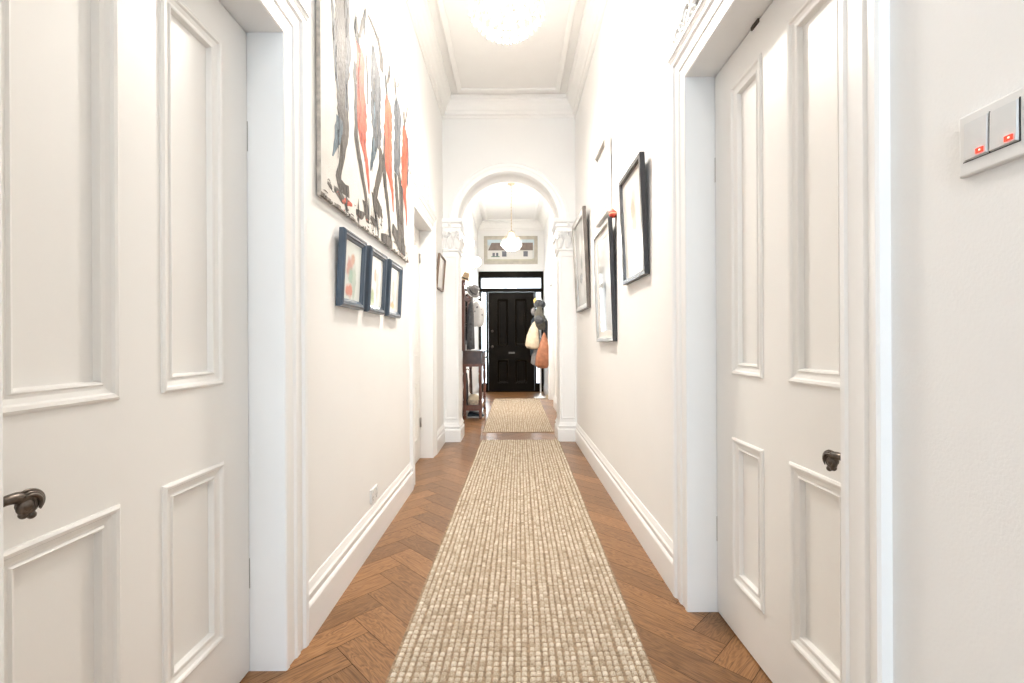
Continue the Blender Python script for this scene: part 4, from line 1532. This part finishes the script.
hat('straw_hat', FL(6.64, 0.085, 2.03), 0.085, 'straw', 'umber', 'plaited straw hat perched on top of the hall stand post', tilt=(0.25, 0.35, 0))
hat('felt_hat', FL(6.93, 0.175, 1.885), 0.115, 'grey_cloth', 'charcoal_cloth', 'soft grey hat on the middle peg of the hall stand', tilt=(0.6, 0.8, 0))
hat('white_hat', FL(7.34, 0.150, 1.875), 0.115, 'white_cloth', 'grey_cloth', 'white sun hat on the inner peg of the hall stand', tilt=(0.4, 0.5, 0))

# umbrella, walking stick and basket on the lower shelf
bm = NB()
tube(bm, [FL(6.72, 0.10, 0.16), FL(6.715, 0.10, 0.20), FL(6.71, 0.095, 0.45), FL(6.70, 0.09, 0.66)], [0.004, 0.018, 0.030, 0.016], 12)
o = obj('folded_umbrella', bm, 'charcoal_cloth', origin=FL(6.72, 0.10, 0.16))
tag(o, 'black folded umbrella standing inside the hall stand', 'umbrella')
bm = NB()
P = [FL(6.70, 0.09, 0.66), FL(6.698, 0.088, 0.70)] + [FL(6.698, 0.088 + 0.022 - 0.022 * math.cos(q), 0.70 + 0.022 * math.sin(q)) for q in [PI * k / 8 for k in range(1, 9)]]
tube(bm, P, 0.006, 8)
h_ = obj('handle', bm, 'mahogany')
h_.parent = o
h_.location = -o.location
bm = NB()
tube(bm, [FL(6.86, 0.16, 0.16), FL(6.84, 0.155, 0.45), FL(6.82, 0.15, 0.74)], [0.010, 0.016, 0.012], 10)
o = obj('walking_stick', bm, 'mahogany_dark', origin=FL(6.86, 0.16, 0.16))
tag(o, 'dark wooden stick standing beside the umbrella in the hall stand', 'stick')

r = thing('wicker_basket', FL(6.78, 0.205, 0.158), 'pale wicker basket with a domed bundle on the hall stand shelf', 'basket')
bm = NB()
lathe(bm, [(0.001, 0.0), (0.075, 0.0), (0.090, 0.02), (0.098, 0.07), (0.100, 0.10), (0.104, 0.106), (0.098, 0.110), (0.092, 0.08), (0.001, 0.07)], FL(6.74, 0.200, 0.158), 28)
obj('basket', bm, 'wicker', r)
cloth('bundle', [(X(.20), 6.74, 0.345, .02, .02), (X(.20), 6.74, 0.335, .055, .055), (X(.20), 6.74, 0.30, .088, .085), (X(.20), 6.74, 0.255, .094, .09), (X(.20), 6.74, 0.235, .085, .085)], 'cream_cloth', parent=r, seed=12, folds=7, amp=0.10)
o = cloth('folded_blanket', [(X(.185), 7.20, 0.30, .08, .16), (X(.185), 7.20, 0.29, .10, .19), (X(.185), 7.20, 0.22, .105, .20), (X(.185), 7.20, 0.162, .10, .19)], 'white_cloth', seed=15, folds=5, amp=0.05,
          label='white folded blanket behind the basket on the hall stand shelf', cat='blanket')

# a row of shoes under the stand
for k, (u, m_, lb) in enumerate(((6.78, 'navy_cloth', 'dark shoe under the near end of the hall stand'), (6.95, 'grey_cloth', 'grey shoe under the middle of the hall stand'))):
    r = thing('shoe', FL(u, 0.2, 0), lb, 'shoe')
    bm = NB()
    loft(bm, [[FL(u + 0.040 * wv * math.sin(q) * (1 if True else 0), 0.10 + L_, 0.0 + 0.018 + hh * max(0, math.cos(q)) - 0.012 * (math.cos(q) < 0)) for q in [2 * PI * j / 16 for j in range(16)]]
              for L_, wv, hh in ((0.0, .5, .03), (0.02, .85, .055), (0.07, .9, .052), (0.12, .95, .038), (0.18, 1.1, .030), (0.225, .95, .024), (0.245, .5, .010))], close_ends=True, smooth=True)
    obj('upper', bm, m_, r)
    bm = NB()
    loft(bm, [[FL(u - 0.044 * wv, 0.098 + L_, 0.0), FL(u + 0.044 * wv, 0.098 + L_, 0.0), FL(u + 0.044 * wv, 0.098 + L_, 0.012), FL(u - 0.044 * wv, 0.098 + L_, 0.012)]
              for L_, wv in ((0.0, .5), (0.02, .85), (0.07, .85), (0.12, .95), (0.18, 1.1), (0.23, .9), (0.252, .45))], close_ends=True)
    obj('sole', bm, 'white_cloth', r)

# ------------------------------------------------------------ coat stand with bags and hats
SX, SY = 0.560, 9.12
cs = thing('coat_stand', (SX, SY, 0), 'white metal coat stand by the black door, loaded with bags and hats', 'coat stand')
bm = NB()
tube(bm, [(SX, SY, 0.05), (SX, SY, 1.98)], 0.016, 12)
lathe(bm, [(0.016, 0), (0.024, 0.01), (0.024, 0.03), (0.016, 0.05), (0.010, 0.075), (0.001, 0.08)], (SX, SY, 1.96), 12)
obj('pole', bm, 'stand_white', cs)
bm = NB()
lathe(bm, [(0.001, 0), (0.135, 0), (0.14, 0.008), (0.13, 0.018), (0.06, 0.028), (0.028, 0.05), (0.018, 0.09), (0.001, 0.09)], (SX - 0.02 + 0.02, SY, 0.0), 32)
obj('base', bm, 'stand_white', cs)
for zz, n_, off in ((1.90, 4, 0.2), (1.55, 4, 0.9)):
    for k in range(n_):
        a = off + 2 * PI * k / n_
        bm = NB()
        ca, sa = math.cos(a), math.sin(a)
        tube(bm, [(SX, SY, zz - 0.06), (SX + .06 * ca, SY + .06 * sa, zz - 0.055), (SX + .105 * ca, SY + .105 * sa, zz - 0.02), (SX + .12 * ca, SY + .12 * sa, zz + 0.04)], 0.006, 8)
        ball(bm, Vector((SX + .12 * ca, SY + .12 * sa, zz + 0.045)), 0.011, u=10, v=6)
        obj('hook', bm, 'stand_white', cs)

cloth('cream_tote', [(.475, 9.00, 1.54, .012, .012), (.45, 8.99, 1.49, .05, .03), (.425, 8.98, 1.38, .085, .05), (.40, 8.98, 1.24, .115, .06), (.39, 8.98, 1.06, .135, .065), (.405, 8.98, 1.0, .12, .055), (.42, 8.98, .985, .08, .04)],
      'cream_cloth', seed=21, folds=4, amp=0.10, label='large cream canvas bag slung from the coat stand', cat='bag')
cloth('tan_leather_bag', [(.62, 8.93, 1.30, .012, .010), (.62, 8.92, 1.25, .035, .025), (.62, 8.92, 1.13, .075, .05), (.62, 8.92, 1.02, .115, .065), (.60, 8.92, .84, .145, .075), (.59, 8.92, .68, .150, .07), (.585, 8.92, .61, .10, .05)],
      'tan_leather', seed=24, folds=4, amp=0.08, label='slouchy tan leather bag hanging low on the coat stand', cat='bag')
cloth('grey_tote', [(.55, 9.10 - .09, 1.2, .01, .01), (.535, 9.03, 1.05, .06, .03), (.52, 9.03, .86, .14, .035), (.525, 9.03, .70, .16, .04), (.56, 9.03, .645, .12, .03)],
      'grey_cloth', seed=27, folds=5, amp=0.12, label='grey cloth bag hanging behind the tan leather bag', cat='bag')
cloth('navy_jacket', [(.45, 9.20, 1.62, .02, .02), (.45, 9.20, 1.55, .07, .05), (.46, 9.20, 1.3, .09, .06), (.455, 9.20, 1.05, .10, .06), (.45, 9.20, .84, .085, .06)],
      'navy_cloth', seed=30, folds=6, amp=0.16, label='navy jacket hanging behind the cream bag', cat='jacket')
cloth('dark_jacket', [(.66, 9.15, 1.60, .02, .02), (.66, 9.14, 1.52, .055, .05), (.655, 9.13, 1.35, .05, .06), (.65, 9.13, 1.10, .05, .06), (.64, 9.13, .70, .05, .05)],
      'charcoal_cloth', seed=33, folds=5, amp=0.16, label='charcoal jacket hanging against the wall side of the coat stand', cat='jacket')
cloth('olive_jacket', [(.535, 8.99, 1.88, .02, .02), (.53, 8.975, 1.80, .05, .04), (.525, 8.96, 1.68, .085, .05), (.53, 8.955, 1.56, .10, .05), (.555, 8.96, 1.44, .095, .045), (.575, 8.96, 1.36, .06, .035)],
      'olive_cloth', seed=36, folds=5, amp=0.12, label='olive scarf bundled over the upper pegs of the coat stand', cat='scarf')


def cap(name, c, R, m, label, face=(0, 0, 0)):
    bm = NB()
    lathe(bm, [(R * .98, 0), (R, 0.01), (R * .96, R * .42), (R * .75, R * .75), (R * .40, R * .93), (0.001, R)], (0, 0, 0), 28)
    for k in range(6):
        a = 2 * PI * k / 6
        tube(bm, [(R * .99 * math.cos(a), R * .99 * math.sin(a), 0.01), (R * .80 * math.cos(a), R * .80 * math.sin(a), R * .70), (0, 0, R * 1.01)], 0.003, 6)
    o = obj(name, bm, m)
    o.location = c
    o.rotation_euler = face
    tag(o, label, 'cap')
    bm = NB()
    lp = []
    for k in range(13):
        a = -PI * .40 + PI * .80 * k / 12
        lp.append([Vector((R * .95 * math.cos(a), R * .95 * math.sin(a), 0.004)), Vector((R * (1.0 + .65 * math.cos(a * 1.1)) * math.cos(a * .8), R * 1.05 * math.sin(a), -0.012)), Vector((R * (1.0 + .65 * math.cos(a * 1.1)) * math.cos(a * .8), R * 1.05 * math.sin(a), -0.017)), Vector((R * .95 * math.cos(a), R * .95 * math.sin(a), -0.002))])
    loft(bm, lp, close_ends=True)
    b = obj('peak', bm, m)
    b.parent = o
    ball_ = NB()
    ball(ball_, Vector((0, 0, R * 1.01)), 0.008, u=8, v=6)
    b = obj('button', ball_, m)
    b.parent = o
    return o


cap('baseball_cap', (.520, 9.01, 1.87), 0.088, 'charcoal_cloth', 'charcoal cap hanging topmost on the coat stand', (PI * .52, 0.15, 0.1))
cap('baseball_cap', (.520, 8.92, 1.55), 0.090, 'charcoal_cloth', 'dark grey cap hanging above the cream bag, below the topmost cap', (PI * .5, -0.5, 0.2))
cloth('yellow_cloth', [(.462, 9.03, 1.99, .012, .01), (.452, 9.03, 1.955, .035, .02), (.462, 9.03, 1.90, .035, .02), (.485, 9.03, 1.84, .02, .015)], 'yellow_cloth', seed=41, folds=3, amp=0.1, label='mustard yellow cloth sticking out beside the topmost cap', cat='cloth')
cloth('grey_bundle', [(.425, 9.05, 1.80, .012, .012), (.415, 9.05, 1.77, .04, .025), (.42, 9.05, 1.71, .045, .03), (.425, 9.05, 1.655, .03, .02)], 'grey_cloth', seed=43, folds=4, amp=0.15, label='small pale grey bundle hooked on the door side of the coat stand', cat='cloth')

bm = NB()
box(bm, .645, .735 - .045, 8.80 + .10, 9.0, 0.0, 0.075)
box(bm, .643, .692, 8.898, 9.002, 0.060, 0.078)
o = obj('small_box', bm, 'cream_cloth', origin=(.667, 8.95, 0))
tag(o, 'small tan lidded box on the floor beside the coat stand', 'box')
